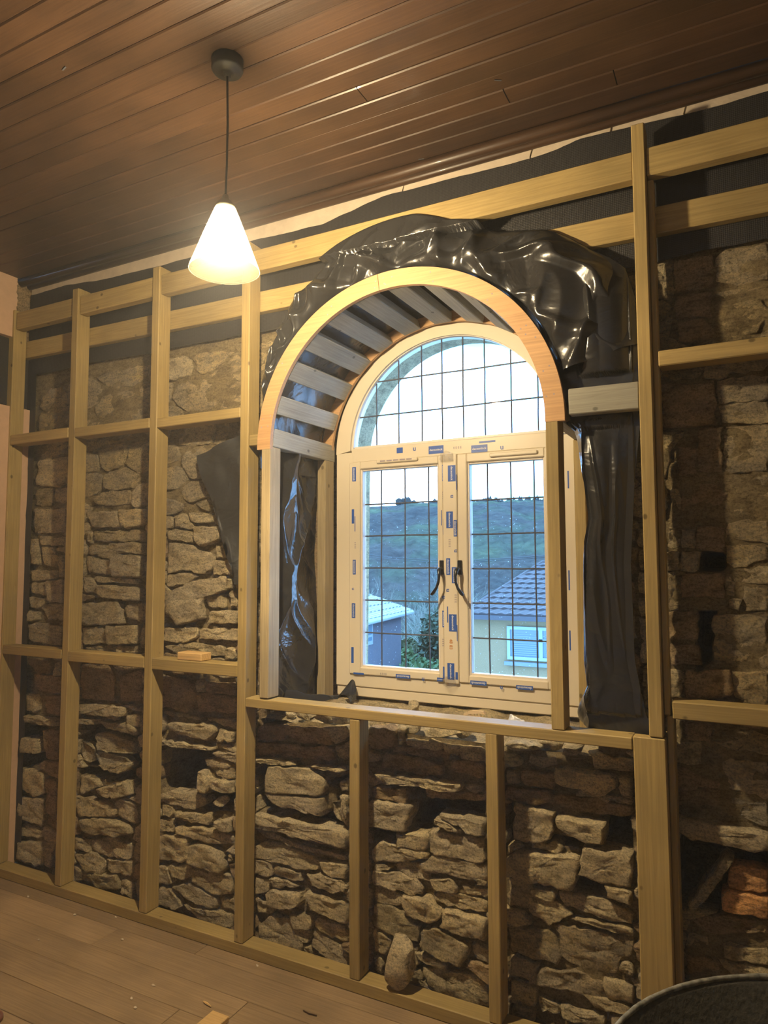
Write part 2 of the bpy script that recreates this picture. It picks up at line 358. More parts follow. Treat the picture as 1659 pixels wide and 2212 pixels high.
# ---- floor
floor = box('floor', (XL - .1, YF, -.06), (XR + .1, .6, -.018), MT['floor']); tag(floor, kind='structure')
for k in range(-3, 24):
    y0 = -0.069 - .138 * k
    cuts = [XL, -1.2 - .37 * (k % 3), XR] if k % 2 else [XL, -2.35 + .3 * (k % 5), -.3, XR]
    for a, b_ in zip(cuts, cuts[1:]):
        bm = bmesh.new(); box_bm(bm, (-(b_ - a) / 2 + .001, -.0682, -.009), ((b_ - a) / 2 - .001, .0682, .009), .0012)
        link_mesh('floor_board', bm_mesh(bm, 'floor_board'), MT['floor'], floor, ((a + b_) / 2, y0 - .069, -.009 + random.uniform(-.0008, .0)))
# ---- other walls of the room
lw = empty('wall_left', (XL, -1.5, 0), kind='structure')
def jag(name, z0, z1, y1, mat):
    pts = [(YF, z0)]; n = 46
    edge = [(y1 + .012 * nz3(i * .9, 3.3) + .006 * nz3(i * 2.7, 1), z0 + (z1 - z0) * i / n) for i in range(n + 1)]
    pts += edge + [(YF, z1)]
    bm = bmesh.new(); A = [bm.verts.new((-.03, y, z)) for y, z in pts]; B = [bm.verts.new((0, y, z)) for y, z in pts]
    bm.faces.new(A[::-1]); bm.faces.new(B)
    for k in range(len(pts)): bm.faces.new((A[k], A[(k + 1) % len(pts)], B[(k + 1) % len(pts)], B[k]))
    return link_mesh(name, bm_mesh(bm, name), mat, lw, (XL + .03, 0, 0))
jag('plaster_panel', 0, 2.30, .117, MT['peach'])
jag('plaster_panel', 2.66, CEIL, .02, MT['peach'])
box('backing', (XL - .12, YF, 0), (XL - .004, .75, CEIL), MT['stone_dark'], lw)
tag(box('wall_right', (XR, YF, 0), (XR + .1, .75, CEIL), MT['paint']), kind='structure')
tag(box('wall_front', (XL - .1, YF - .1, 0), (XR + .1, YF, CEIL), MT['paint']), kind='structure')
# ---- the stone wall: outer leaf with the arched opening
def opening(z0, hw, cz, r, n=40):
    """outline of an arched opening, from bottom left over the arch to bottom right"""
    pts = [(CX - hw, z0)] + [(CX - r * math.cos(PI * i / n), cz + r * math.sin(PI * i / n)) for i in range(n + 1)] + [(CX + hw, z0)]
    return pts
wb = empty('wall_back', (CX, YW, 0), kind='structure')
def outer_for(inner, X0, X1, Z1):
    out = []
    for x, z in inner:
        a = math.atan2(z - 1.5, x - CX); dx, dz = math.cos(a), math.sin(a)
        t = min((X1 - CX) / dx if dx > 1e-6 else 9e9, (X0 - CX) / dx if dx < -1e-6 else 9e9, (Z1 - 1.5) / dz if dz > 1e-6 else 9e9, (-1.5) / dz if dz < -1e-6 else 9e9)
        out.append((CX + dx * t, 1.5 + dz * t))
    return out
def leaf(name, y0, y1, z0, hw, cz, r, mat):
    inn = opening(z0, hw, cz, r); bm = bmesh.new()
    # make sure the corners belong to the outline
    sq = [(XL - .12, inn[0][1])] + [(XL - .12, z) for z in np.linspace(inn[0][1], CEIL + .1, 11)[1:]]
    n = len(inn); out = []
    for i in range(n):
        t = i / (n - 1)
        L0, L1, L2 = CEIL + .1 - z0, XR + .1 - (XL - .12), CEIL + .1 - z0
        s = t * (L0 + L1 + L2)
        if s < L0: out.append((XL - .12, z0 + s))
        elif s < L0 + L1: out.append((XL - .12 + s - L0, CEIL + .1))
        else: out.append((XR + .1, CEIL + .1 - (s - L0 - L1)))
    # snap nearest to the top corners
    for cx_ in (XL - .12, XR + .1):
        k = min(range(1, n - 1), key=lambda q: (out[q][0] - cx_) ** 2 + (out[q][1] - CEIL - .1) ** 2); out[k] = (cx_, CEIL + .1)
    out[0] = (XL - .12, z0); out[-1] = (XR + .1, z0)
    strip_bm(bm, inn, out, y0, y1)
    box_bm(bm, (XL - .12, y0, -.1), (XR + .1, y1, z0 - .0005))
    return link_mesh(name, bm_mesh(bm, name), mat, wb)
leaf('outer_masonry', .57, .74, .93, .515, 2.0, .50, MT['stone_dark'])
leaf('inner_masonry', .44, .569, .88, .575, 1.975, .60, MT['stone_dark'])

# rubble face ------------------------------------------------------
X0, X1, Z0, Z1 = XL - .03, 1.1, 0.0, 2.97
cs = 0.01
NXc, NZc = int((X1 - X0) / cs), int((Z1 - Z0) / cs)
gx = X0 + (np.arange(NXc) + .5) * cs; gz = Z0 + (np.arange(NZc) + .5) * cs
GX, GZ = np.meshgrid(gx, gz)          # [z, x]
def inpoly(P, X=GX, Z=GZ):
    ins = np.zeros(X.shape, bool); n = len(P); j = n - 1
    for i in range(n):
        xi, zi = P[i]; xj, zj = P[j]
        c = ((zi > Z) != (zj > Z)) & (X < (xj - xi) * (Z - zi) / (zj - zi + 1e-12) + xi)
        ins ^= c; j = i
    return ins
def crop_poly(s, ox, oy, k, Y=YW):
    v = [float(a) for a in s.replace(',', ' ').split()]
    return [tuple(atY(ox + v[i] / k, oy + v[i + 1] / k, Y)[[0, 2]]) for i in range(0, len(v), 2)]
TR = []   # (polygon, material, proud)
def traced(ox, oy, k, txt):
    for line in txt.strip().split(';'):
        line = line.strip()
        if not line: continue
        mat = 'stone'; pr = None
        while line[0] in 'DLBPS':
            if line[0] == 'D': mat = 'stone_dark'
            if line[0] == 'L': mat = 'stone_lime'
            if line[0] == 'B': mat = 'brickm'
            if line[0] == 'P': pr = .05
            if line[0] == 'S': pr = -.02
            line = line[1:].strip()
        TR.append((crop_poly(line, ox, oy, k), mat, pr))
# bay right of the fourth stud, below the sill
traced(500, 1480, 2.765, '''D330 240 600 260 625 350 450 340 320 285;D165 240 325 245 318 328 165 330;D165 338 330 352 620 368 620 445 420 430 165 408;
P160 427 300 437 410 457 395 472 270 457 160 440;P500 470 700 490 700 510 520 492;D630 365 705 370 705 440 640 435;P235 520 255 475 480 480 570 560 565 655 460 640 240 625;
P240 637 560 665 555 765 330 715 270 690;S600 700 680 700 680 820 620 790;660 570 705 560 705 625 665 625;670 650 705 655 705 830 665 800;
P165 760 260 770 705 860 705 955 400 880 170 830;170 855 240 867 390 930 540 975 700 1010 700 1035 480 985 200 885;155 950 230 925 440 985 530 1050 525 1100 430 1090 155 1020;
535 1050 700 1060 705 1140 600 1130 545 1090;157 1030 260 1050 265 1120 240 1140 160 1110;270 1060 430 1110 430 1160 370 1165 275 1120;470 1120 600 1130 705 1170 700 1215 640 1230 500 1180;
160 1140 240 1160 235 1230 160 1240;P245 1210 430 1230 430 1310 280 1320 235 1290;P450 1230 530 1230 700 1290 705 1400 650 1390 500 1320;365 1355 490 1360 500 1400 480 1450 390 1440 365 1390;
185 1420 260 1365 350 1390 430 1530 440 1580 330 1560 180 1490;520 1380 700 1440 705 1520 600 1500 510 1440;500 1450 600 1515 705 1580 705 1660 600 1640 490 1560;380 1450 480 1460 470 1540 440 1530;
155 1260 240 1300 260 1350 170 1350;440 1560 480 1550 500 1600 450 1590;D560 250 700 240 700 300 640 350 590 300''')
traced(500, 1480, 2.765, '''D830 240 900 250 985 265 980 370 830 370;1000 255 1040 260 1030 330 1005 325;D1045 320 1260 340 1255 385 1080 370;D990 350 1080 372 1300 400 1290 430 1150 430 970 400;
D930 402 1150 432 1265 472 1265 530 1150 530 910 485;D1270 350 1510 375 1510 400 1370 390 1360 420 1290 400;D1370 392 1520 405 1515 450 1380 432;D1310 442 1510 457 1515 545 1330 515;
P885 520 1150 540 1380 580 1375 630 1200 605 890 560;D1390 590 1510 600 1510 640 1430 640;D1165 605 1370 638 1520 650 1510 690 1180 665;D850 600 1060 610 1065 695 860 670;
P835 682 1080 702 1080 760 1050 865 840 830;P1265 750 1510 800 1520 880 1430 870 1400 830 1270 780;P1235 775 1260 785 1390 850 1380 870 1310 850 1235 815;1000 875 1190 885 1185 975 1000 950;
1200 870 1260 865 1320 870 1520 900 1525 1050 1330 1020 1200 990;860 960 920 925 1000 948 1190 985 1180 1020 1000 1050 855 1035;860 1052 970 1070 975 1105 870 1085;
1000 1052 1130 1050 1180 1100 1190 1165 1100 1150 995 1110;1160 1050 1220 1010 1530 1060 1530 1170 1350 1130 1150 1100;860 1095 1000 1112 1120 1160 1155 1230 1100 1245 960 1200 865 1170;
865 1185 960 1207 1030 1240 1020 1310 870 1290;1195 1150 1340 1150 1360 1190 1355 1235 1230 1220;1380 1190 1530 1210 1530 1265 1400 1235;1470 1150 1530 1160 1525 1190 1480 1170;
P1035 1240 1190 1258 1275 1350 1265 1380 1200 1395 1060 1360;1215 1240 1400 1245 1530 1280 1530 1350 1370 1330 1240 1290;P1280 1325 1530 1385 1535 1500 1400 1480 1265 1420;
860 1300 980 1312 1135 1430 1130 1510 1050 1515 860 1430;P1145 1450 1250 1430 1430 1540 1430 1590 1380 1660 1150 1560;855 1450 960 1512 930 1600 860 1590;1440 1530 1540 1560 1540 1650 1450 1600;
1110 1580 1280 1640 1290 1680 1150 1650;1150 1670 1300 1690 1450 1720 1530 1780 1540 1910 1300 1860 1180 1770;860 1612 910 1630 910 1720 860 1690''')
traced(1050, 1480, 2.724, '''D130 340 300 345 340 370 200 390 130 370;465 365 570 370 545 410 460 400;D270 415 400 430 420 470 330 480 270 450;P420 475 520 490 760 520 770 590 680 640 420 560;
610 395 860 430 860 500 650 480;D220 490 410 520 400 610 220 570;D130 490 210 500 210 575 130 570;D130 595 380 620 380 680 300 690 130 650;D380 645 520 642 860 702 860 765 600 740 390 700;
D530 620 860 655 860 690 540 640;D780 530 860 550 860 650 800 640;P190 680 410 740 410 830 360 900 270 910 180 880;P430 760 710 800 700 910 600 910 430 830;270 920 420 910 465 960 430 985 280 955;
130 940 180 910 220 940 180 975 130 990;P185 965 480 987 560 1000 525 1185 130 1110 135 1010;P570 940 660 945 865 985 865 1175 690 1140 560 1100;P705 1155 865 1190 865 1265 720 1230;
290 1180 420 1200 400 1260 330 1250 270 1215;140 1135 280 1170 250 1300 140 1290;430 1210 700 1250 860 1330 860 1400 700 1370 470 1290;260 1230 420 1270 510 1340 380 1400 250 1330;
520 1352 870 1422 870 1470 600 1400;L150 1410 400 1450 440 1560 430 1640 150 1560;L410 1402 860 1480 860 1580 800 1600 780 1700 600 1680 450 1600 430 1470;150 1590 320 1640 290 1720 150 1700;
L330 1660 560 1682 700 1750 680 1850 480 1780 260 1740;790 1620 870 1640 870 1700 800 1690;700 1720 870 1760 870 1850 720 1830;160 1720 300 1762 290 1860 160 1820;L310 1820 440 1880 440 1930 330 1900;
450 1880 700 1935 700 1994 460 1950;160 1870 300 1905 280 1980 160 1960;580 1805 860 1880 860 1935 640 1880''')
traced(1050, 1480, 2.724, '''L1090 195 1175 200 1175 320 1095 320;1095 325 1270 330 1265 460 1100 450;D1180 210 1330 220 1330 320 1180 318;L1340 215 1659 290 1659 400 1440 380 1340 330;
1390 440 1659 450 1659 660 1420 600;D1100 470 1370 560 1390 600 1110 605;D1110 620 1375 610 1380 700 1110 710;L1410 662 1659 690 1659 820 1560 790 1420 710;P1115 760 1350 790 1659 850 1659 940 1580 950 1200 880 1115 820;
PP1180 1275 1400 1000 1460 1020 1300 1220 1220 1310;B1440 1060 1659 1080 1659 1215 1430 1190;B1400 1210 1659 1240 1659 1350 1390 1310;L1130 1310 1350 1330 1190 1350 1180 1435 1130 1430;
D1195 1352 1659 1370 1659 1450 1300 1450;D1185 1450 1300 1470 1310 1560 1180 1560;1400 1510 1659 1550 1659 1640 1400 1580;1370 1600 1659 1655 1659 1720 1450 1700;D1190 1575 1360 1605 1440 1700 1360 1750 1190 1790;
L1130 1445 1178 1450 1175 1555 1130 1550;L1140 1565 1178 1570 1178 1790 1140 1790''')
traced(1180, 800, 2.764, '''L1020 80 1100 50 1324 30 1324 180 1030 200;L1030 210 1324 190 1324 318 1060 318;L1060 340 1324 325 1324 600 1060 612;D690 100 1010 80 1010 325 700 350;
D905 350 1050 345 1050 610 910 600;D790 460 900 470 890 620 790 640;L1080 645 1324 625 1324 690 1110 700;D810 660 1110 700 1000 885 810 890;L1120 735 1240 735 1240 830 1180 880 1110 885 1040 870;
L745 690 800 700 805 925 750 915;L1080 905 1324 895 1324 1030 1180 1010 1080 1000;L735 945 800 945 800 1060 722 1060;B810 950 890 955 890 1060 810 1060;D900 930 1070 940 1060 1080 900 1070;
L1075 1045 1324 1052 1324 1130 1150 1180 1080 1160;B720 1080 800 1080 800 1195 720 1200;B808 1080 920 1085 915 1195 808 1200;L1180 1185 1324 1165 1324 1280 1170 1260;L725 1205 800 1212 800 1430 730 1430;
D808 1215 1060 1215 1055 1355 810 1350;L1065 1210 1115 1215 1125 1345 1070 1340;L1180 1295 1324 1295 1324 1430 1200 1430;L1090 1370 1160 1365 1155 1440 1090 1420;
L1000 1465 1324 1465 1310 1560 1324 1600 1280 1700 1150 1755 1010 1740;D735 1445 910 1445 900 1600 735 1610;D740 1640 920 1645 915 1750 740 1750;D830 1790 1100 1785 1120 1945 830 1950;
L1115 1800 1324 1805 1324 2015 1120 1960;L745 1795 825 1795 825 1950 745 1960;B555 950 600 955 600 1060 555 1060;B555 1075 605 1080 605 1200 555 1195;B558 1210 610 1215 610 1340 556 1335;
B556 1360 615 1365 615 1470 558 1465;B560 1485 620 1485 620 1610 562 1600;B565 1625 625 1625 625 1750 570 1745;B570 1775 630 1775 632 1890 576 1885;B577 1905 640 1905 640 2010 590 2000''')
traced(1000, 460, 2.517, '''L1045 260 1140 250 1140 460 1045 470;L1045 490 1120 480 1140 590 1110 690 1060 680;L1380 220 1659 170 1659 370 1530 390 1380 385;L1370 430 1500 412 1659 400 1640 475 1470 465 1440 500 1370 590;
L1480 495 1620 475 1650 560 1600 660 1480 685 1400 640 1385 570;D1150 275 1360 235 1360 415 1150 435;D1150 460 1350 440 1355 570 1160 580;D1170 605 1300 585 1370 640 1350 690 1180 710''')
# left bays between the upper and lower noggins
traced(0, 1100, 2.9625, '''225 0 435 0 435 140 350 150 225 150;265 172 430 182 430 230 280 225;225 185 258 190 258 350 225 350;280 240 360 245 385 330 350 370 285 350;D390 300 430 290 430 430 395 430;
220 390 370 395 370 440 220 460;215 475 295 475 310 555 260 535 215 540;310 462 430 452 425 600 330 580;B200 560 300 575 300 600 260 635 205 625;200 648 255 655 255 710 200 718;270 612 420 605 420 710 310 700;
200 733 300 730 410 755 410 870 230 850 200 820;D195 950 340 962 345 1040 280 1050 200 1000;D370 980 410 980 400 1060 362 1060;D225 1052 400 1070 400 1180 280 1170 240 1130;185 1178 265 1185 265 1290 190 1290;
D295 1192 405 1195 400 1320 310 1300;P190 1312 400 1342 395 1380 200 1350;D300 1410 395 1405 390 1600 320 1590;P170 1460 270 1470 270 1558 165 1550;
575 20 760 10 780 110 700 120 600 110;775 8 950 0 945 95 820 120 790 105;610 145 900 135 945 150 940 205 620 202;575 145 603 152 600 212 572 212;570 232 740 227 830 210 945 220 945 288 800 280 740 320 660 310 575 280;
560 300 730 332 738 400 700 418 570 400;P738 300 900 292 940 300 930 430 742 428;620 432 890 445 890 480 640 465;560 435 618 452 640 528 560 530;P655 482 900 502 935 512 930 580 820 578 660 558;
P550 600 790 592 805 730 550 738;822 620 930 600 925 720 833 690;550 760 688 752 693 850 550 868;P712 745 900 745 900 858 712 858;560 882 750 874 755 910 560 905;762 880 900 872 900 920 765 915;
D540 988 700 992 740 1060 740 1225 540 1208;D772 1062 915 1035 915 1220 800 1228;P545 1242 700 1242 830 1262 820 1318 640 1310 550 1300;830 1252 915 1255 915 1285 842 1275;820 1312 910 1312 910 1390 826 1380;
P530 1328 640 1342 630 1370 530 1365;L702 1315 760 1325 750 1345 712 1340;650 1352 840 1372 900 1400 910 1440 700 1400;S610 1442 700 1432 850 1500 850 1565 700 1555 620 1540;S610 1555 700 1565 800 1602 830 1659 640 1650;
S520 1482 600 1542 590 1618 530 1608;1230 22 1390 32 1380 80 1240 90;1262 112 1420 112 1430 188 1300 238 1260 200;1090 132 1238 142 1250 208 1200 208 1090 190;1090 215 1200 225 1368 292 1368 388 1300 418 1220 388 1085 408;
B1382 232 1480 235 1500 310 1390 310;1370 332 1510 328 1520 410 1382 418;1080 425 1200 408 1270 430 1200 478 1080 498;P1110 532 1240 462 1460 432 1460 518 1350 555 1318 600 1318 698 1160 738 1080 650;
1470 442 1508 450 1505 520 1472 515;1342 555 1440 545 1440 628 1352 620;1480 522 1530 542 1530 618 1482 625;1350 652 1535 645 1535 728 1350 728;1070 762 1268 755 1268 828 1180 856 1070 838;
1282 762 1535 765 1530 840 1290 828;1070 872 1250 858 1440 875 1440 938 1150 918;1470 885 1530 905 1530 960 1450 958;D1060 1065 1200 1085 1265 1132 1268 1230 1200 1298 1060 1240;
D1272 1180 1332 1175 1522 1205 1525 1300 1300 1288;D1335 1105 1525 1115 1525 1190 1340 1165;D1272 1090 1325 1100 1325 1168 1275 1170;1060 1292 1200 1305 1300 1330 1280 1345 1080 1310;
P1110 1362 1380 1372 1400 1420 1350 1475 1150 1420 1095 1400;1342 1332 1520 1345 1510 1400 1400 1362;D1422 1405 1510 1432 1500 1480 1400 1470;P1050 1470 1200 1482 1380 1520 1380 1535 1200 1510 1050 1490;
1390 1492 1510 1522 1510 1550 1400 1532;1330 1602 1420 1592 1510 1642 1420 1659 1340 1640''')
traced(0, 1650, 2.9625, '''150 20 300 60 305 180 240 200 150 160;D312 92 375 112 370 325 312 318;145 212 300 212 298 355 288 395 145 340;150 382 290 422 290 468 150 458;145 492 290 492 298 620 280 655 140 590;
D302 495 365 505 350 655 312 640;640 0 840 0 820 40 770 60 650 20;520 72 620 102 650 142 530 190;P640 150 840 112 870 190 760 205 660 180;510 202 655 232 760 282 750 330 520 328;
P525 352 700 342 850 382 870 430 800 445 600 438 540 400;600 482 720 465 860 512 850 600 700 588 595 530;500 462 588 482 598 560 500 540;500 572 640 562 700 640 660 700 560 680;700 604 860 624 850 718 722 680;
580 692 760 702 780 800 640 788;500 645 558 692 598 758 500 738;790 742 860 762 860 850 782 818;P1305 40 1340 35 1370 100 1360 170 1310 170;P1382 92 1510 102 1510 178 1430 168 1372 130;
1350 0 1510 0 1510 88 1420 80 1372 50;1040 182 1100 172 1300 192 1325 250 1250 288 1130 258 1040 238;1048 262 1090 255 1130 298 1100 335 1052 320;1142 300 1350 312 1358 378 1240 360 1142 330;
P1405 352 1500 342 1510 430 1440 410;1035 348 1118 352 1128 428 1030 430;1150 392 1300 392 1510 452 1505 508 1350 490 1160 430;1030 452 1220 462 1230 600 1180 618 1030 600;
P1238 512 1330 502 1430 560 1470 640 1450 688 1340 660 1232 610;1482 562 1510 562 1510 620 1482 610;1102 642 1230 642 1238 700 1190 738 1122 718;1242 655 1500 702 1500 830 1380 828 1252 740;
1030 642 1088 662 1118 750 1030 758;1112 782 1250 765 1400 852 1400 920 1250 880;1040 782 1098 792 1180 900 1140 930 1030 888;1190 892 1500 952 1500 1040 1300 1000''')
# gaps where stones have been taken out
VOID = [crop_poly(s, ox, oy, k, YW) for ox, oy, k, s in (
 (0, 1100, 2.9625, '150 1380 290 1390 320 1600 150 1659'), (0, 1100, 2.9625, '530 1375 900 1440 915 1659 820 1659 600 1640 530 1600'),
 (0, 1650, 2.9625, '520 20 840 60 880 0 890 120 700 110 520 60'), (0, 1100, 2.9625, '1050 1500 1380 1545 1340 1600 1330 1659 1050 1659'), (0, 1650, 2.9625, '1040 0 1340 0 1310 190 1040 160'), (0, 1650, 2.9625, '1340 170 1510 190 1510 300 1300 290'),
 (500, 1480, 2.765, '165 440 240 460 260 690 600 780 640 640 580 560 700 560 700 860 500 820 165 750'), (500, 1480, 2.765, '830 840 1070 870 1090 700 1060 600 1180 660 1515 700 1510 790 1240 760 1200 870 1000 880 990 930 880 930 840 900'),
 (1050, 1480, 2.724, '130 680 185 690 180 890 270 920 420 920 560 960 860 960 860 780 710 770 700 910 430 880 420 900 250 910 130 920'), (1050, 1480, 2.724, '525 1060 570 1060 700 1150 690 1200 540 1190'),
 (1050, 1480, 2.724, '1120 900 1250 900 1659 960 1659 1360 1200 1340 1130 1300'), (1180, 800, 2.764, '900 1440 1010 1430 1000 1740 920 1780'), (1180, 800, 2.764, '920 1090 1060 1090 1075 1180 930 1200'),
 (500, 1480, 2.765, '165 60 430 120 420 230 165 235'))]
void = np.zeros(GX.shape, bool)
for P_ in VOID: void |= inpoly(P_)
occ = np.zeros(GX.shape, bool)
for P_, _, _ in TR: occ |= inpoly(P_)
def dilate(a, n):
    for _ in range(n):
        b = a.copy(); b[1:] |= a[:-1]; b[:-1] |= a[1:]; b[:, 1:] |= a[:, :-1]; b[:, :-1] |= a[:, 1:]; a = b
    return a
OPL, OPR, OPZ = -1.80, -.43, .86
inopen = ((GX > OPL) & (GX < OPR) & (GZ > OPZ) & (GZ < CZ)) | ((np.hypot(GX - (OPL + OPR) / 2, GZ - CZ) < .685) & (GZ >= CZ))
blocked = dilate(occ, 1) | void | inopen | (GZ > 2.44) | (GX < -3.235)
deep = dilate(occ, 4) | void | inopen
# seeds for the small filling stones
seeds = []; tries = 0
sp = dilate(blocked, 2)
own = -np.ones(GX.shape, int); best = np.full(GX.shape, 1e9)
while len(seeds) < 420 and tries < 9000:
    tries += 1
    x = random.uniform(X0 + .03, X1); z = random.uniform(.02, 2.5)
    ix, iz = int((x - X0) / cs), int((z - Z0) / cs)
    if ix >= NXc or iz >= NZc or sp[iz, ix]: continue
    big = z > 1.85 or x > -.1
    ax = random.uniform(.06, .12) * (1.35 if big else 1); az = random.uniform(.025, .045) * (1.6 if big else 1)
    if any(((x - s[0]) / (ax + s[2]) * 1.05) ** 2 + ((z - s[1]) / (az + s[3]) * 1.05) ** 2 < 1 for s in seeds): continue
    seeds.append((x, z, ax, az))
for i, (x, z, ax, az) in enumerate(seeds):
    a0, a1 = max(0, int((x - 2.0 * ax - X0) / cs)), min(NXc, int((x + 2.0 * ax - X0) / cs) + 1)
    b0, b1 = max(0, int((z - 2.0 * az - Z0) / cs)), min(NZc, int((z + 2.0 * az - Z0) / cs) + 1)
    d = (np.abs(GX[b0:b1, a0:a1] - x) / ax) ** 2.6 + (np.abs(GZ[b0:b1, a0:a1] - z) / az) ** 2.6
    msk = (d < 5.5) & (d < best[b0:b1, a0:a1]) & ~blocked[b0:b1, a0:a1]
    best[b0:b1, a0:a1][msk] = d[msk]; own[b0:b1, a0:a1][msk] = i
FILL = []
for i, (x, z, ax, az) in enumerate(seeds):
    pts = []
    for k in range(14):
        t = 2 * PI * k / 14; dx, dz = math.cos(t) * ax * 1.6, math.sin(t) * az * 1.6; last = 0
        for s in np.linspace(.05, 1, 26):
            ix, iz = int((x + dx * s - X0) / cs), int((z + dz * s - Z0) / cs)
            if 0 <= ix < NXc and 0 <= iz < NZc and own[iz, ix] == i: last = s
            else: break
        pts.append((x + dx * last * .95, z + dz * last * .93))
    P_ = np.array(pts); ar = .5 * abs(np.dot(P_[:, 0], np.roll(P_[:, 1], 1)) - np.dot(P_[:, 1], np.roll(P_[:, 0], 1)))
    if ar > .0008: FILL.append((pts, 'stone_lime' if (z > 1.75 and random.random() < .8) or x > .05 else random.choice(['stone', 'stone', 'stone_dark']), None))
def stone_mesh(P_, proud):
    """rounded rough block: outline in X-Z about its centre"""
    P_ = np.array(P_); c = P_.mean(0)
    seg = np.linalg.norm(np.roll(P_, -1, 0) - P_, axis=1); L_ = []
    for i in range(len(P_)):
        m_ = max(1, int(round(seg[i] / .019)))
        for t in range(m_): L_.append(P_[i] + (P_[(i + 1) % len(P_)] - P_[i]) * t / m_)
    o = np.array(L_); n = len(o)
    o = o * .86 + (np.roll(o, 1, 0) + np.roll(o, -1, 0)) * .07
    size = math.sqrt(abs(.5 * (np.dot(o[:, 0], np.roll(o[:, 1], 1)) - np.dot(o[:, 1], np.roll(o[:, 0], 1)))))
    o = o + rng.normal(0, .0028, o.shape)
    o = c + (o - c) * (1 + .004 / max(size, .03)); rel = o - c; e1 = min(.007 / max(size, .02), .2)
    rings = [(1.0, .05), (1.0, .004), (1 - e1 * .35, -proud * .85), (1 - e1 * 1.3, -proud), (.80, -proud), (.58, -proud), (.36, -proud), (.16, -proud)]
    vs = []; tx, tz = rng.normal(0, .035, 2)
    for j, (k_, y) in enumerate(rings):
        for i in range(n):
            x, z = rel[i] * k_
            if j >= 2:
                y2 = y + tx * x + tz * z - .009 * fbm((x + c[0]) * 11, (z + c[1]) * 19, 1.3, 4) - .0045 * ridge((x + c[0]) * 20, (z + c[1]) * 34, 2.7) - .003 * random.random()
                x += rng.normal(0, .0012)
            else: y2 = y
            vs.append((x, y2, z))
    vs.append((0, -proud - .008 * fbm(c[0] * 9, c[1] * 16, 1.3, 3), 0)); fs = []
    for j in range(len(rings) - 1):
        for i in range(n): fs.append((j * n + i, j * n + (i + 1) % n, (j + 1) * n + (i + 1) % n, (j + 1) * n + i))
    b_ = (len(rings) - 1) * n
    for i in range(n): fs.append((b_ + i, b_ + (i + 1) % n, len(vs) - 1))
    return vs, fs, c, size
ALLST = []
for P_, mt, pr in TR + FILL:
    z_ = np.mean([p[1] for p in P_]); x_ = np.mean([p[0] for p in P_])
    if pr is None: pr = random.uniform(.004, .022) if mt != 'stone_lime' else random.uniform(.0, .008)
    elif pr > 0: pr = random.uniform(.028, .042)
    vs, fs, c, size = stone_mesh(P_, pr)
    d_ = math.dist((c[0], 0, c[1]), tuple(CAM)); ALLST.append((size / d_ + (0.02 if x_ < .25 else -.1), vs, fs, c, mt))
ALLST.sort(key=lambda a: -a[0])
rest_v, rest_f = [], []
for k, (_, vs, fs, c, mt) in enumerate(ALLST):
    if k < 298:
        me = bpy.data.meshes.new('stone'); me.from_pydata(vs, [], [f[::-1] for f in fs]); me.update()
        o = link_mesh('stone' if mt != 'brickm' else 'brick', me, MT[mt], wb, (c[0], YW, c[1]), True)
    else:
        b_ = len(rest_v); rest_v += [(v[0] + c[0], v[1] + YW, v[2] + c[1]) for v in vs]; rest_f += [tuple(i + b_ for i in f[::-1]) for f in fs]
if rest_v:
    me = bpy.data.meshes.new('small_rubble'); me.from_pydata(rest_v, [], rest_f); me.update()
    tag(link_mesh('small_rubble', me, MT['stone'], wb, (0, 0, 0), True), kind='stuff')
# mortar bed behind the stones
st = 0.0165; nx, nz_ = int((X1 - X0) / st) + 1, int((2.975 - 0) / st) + 1
vdil = void
vs = []; hole = np.zeros((nz_, nx), bool)
for j in range(nz_):
    for i in range(nx):
        x = X0 + i * st; z = j * st
        ix, iz = min(NXc - 1, int((x - X0) / cs)), min(NZc - 1, int((z - Z0) / cs))
        hole[j, i] = inopen[iz, ix]
        y = YW + .007 + .014 * fbm(x * 7, z * 10, 5.5, 4) + .007 * nz3(x * 60, z * 60, 2)
        if z > 1.9 or x > -.2: y -= .012 * min(1, max(0, (z - 1.9) * 4 if z > 1.9 else 1)) 
        if z > 2.42: y = max(y, YW + .004)
        if void[iz, ix]: y = YW + .25 + .04 * fbm(x * 9, z * 9, 8, 3)
        vs.append((x, y, z))
fs = []
for j in range(nz_ - 1):
    for i in range(nx - 1):
        if hole[j, i] and hole[j, i + 1] and hole[j + 1, i] and hole[j + 1, i + 1]: continue
        fs.append((j * nx + i, j * nx + i + 1, (j + 1) * nx + i + 1, (j + 1) * nx + i))
me = bpy.data.meshes.new('mortar_bed'); me.from_pydata(vs, [], fs); me.update()
link_mesh('mortar_bed', me, MT['mortar'], wb, (0, 0, 0), True)
# reveals and the rough ledge under the window
def rough_quad(name, a, b_, c, d, nu, nv, amp, nrm, mat):
    a, b_, c, d = map(Vector, (a, b_, c, d)); nrm = Vector(nrm)
    def f(u, v):
        p = a.lerp(b_, u).lerp(d.lerp(c, u), v); return p + nrm * amp * fbm(p.x * 9 + p.y * 7, p.z * 9, p.y * 9, 4)
    return link_mesh(name, grid_mesh(name, nu, nv, f), mat, wb, (0, 0, 0), True)
rough_quad('window_ledge', (OPL - .02, YW + .01, OPZ - .0), (OPR + .02, YW + .01, OPZ - .0), (OPR + .02, .56, OPZ + .045), (OPL - .02, .56, OPZ + .045), 90, 26, .016, (0, 0, 1), MT['stone'])
rough_quad('reveal', (OPL, YW, .8), (OPL, .57, .8), (OPL, .57, CZ), (OPL, YW, CZ), 20, 50, .012, (1, 0, 0), MT['stone_dark'])
rough_quad('reveal', (OPR, YW, .8), (OPR, .57, .8), (OPR, .57, CZ), (OPR, YW, CZ), 20, 50, .012, (-1, 0, 0), MT['stone_dark'])
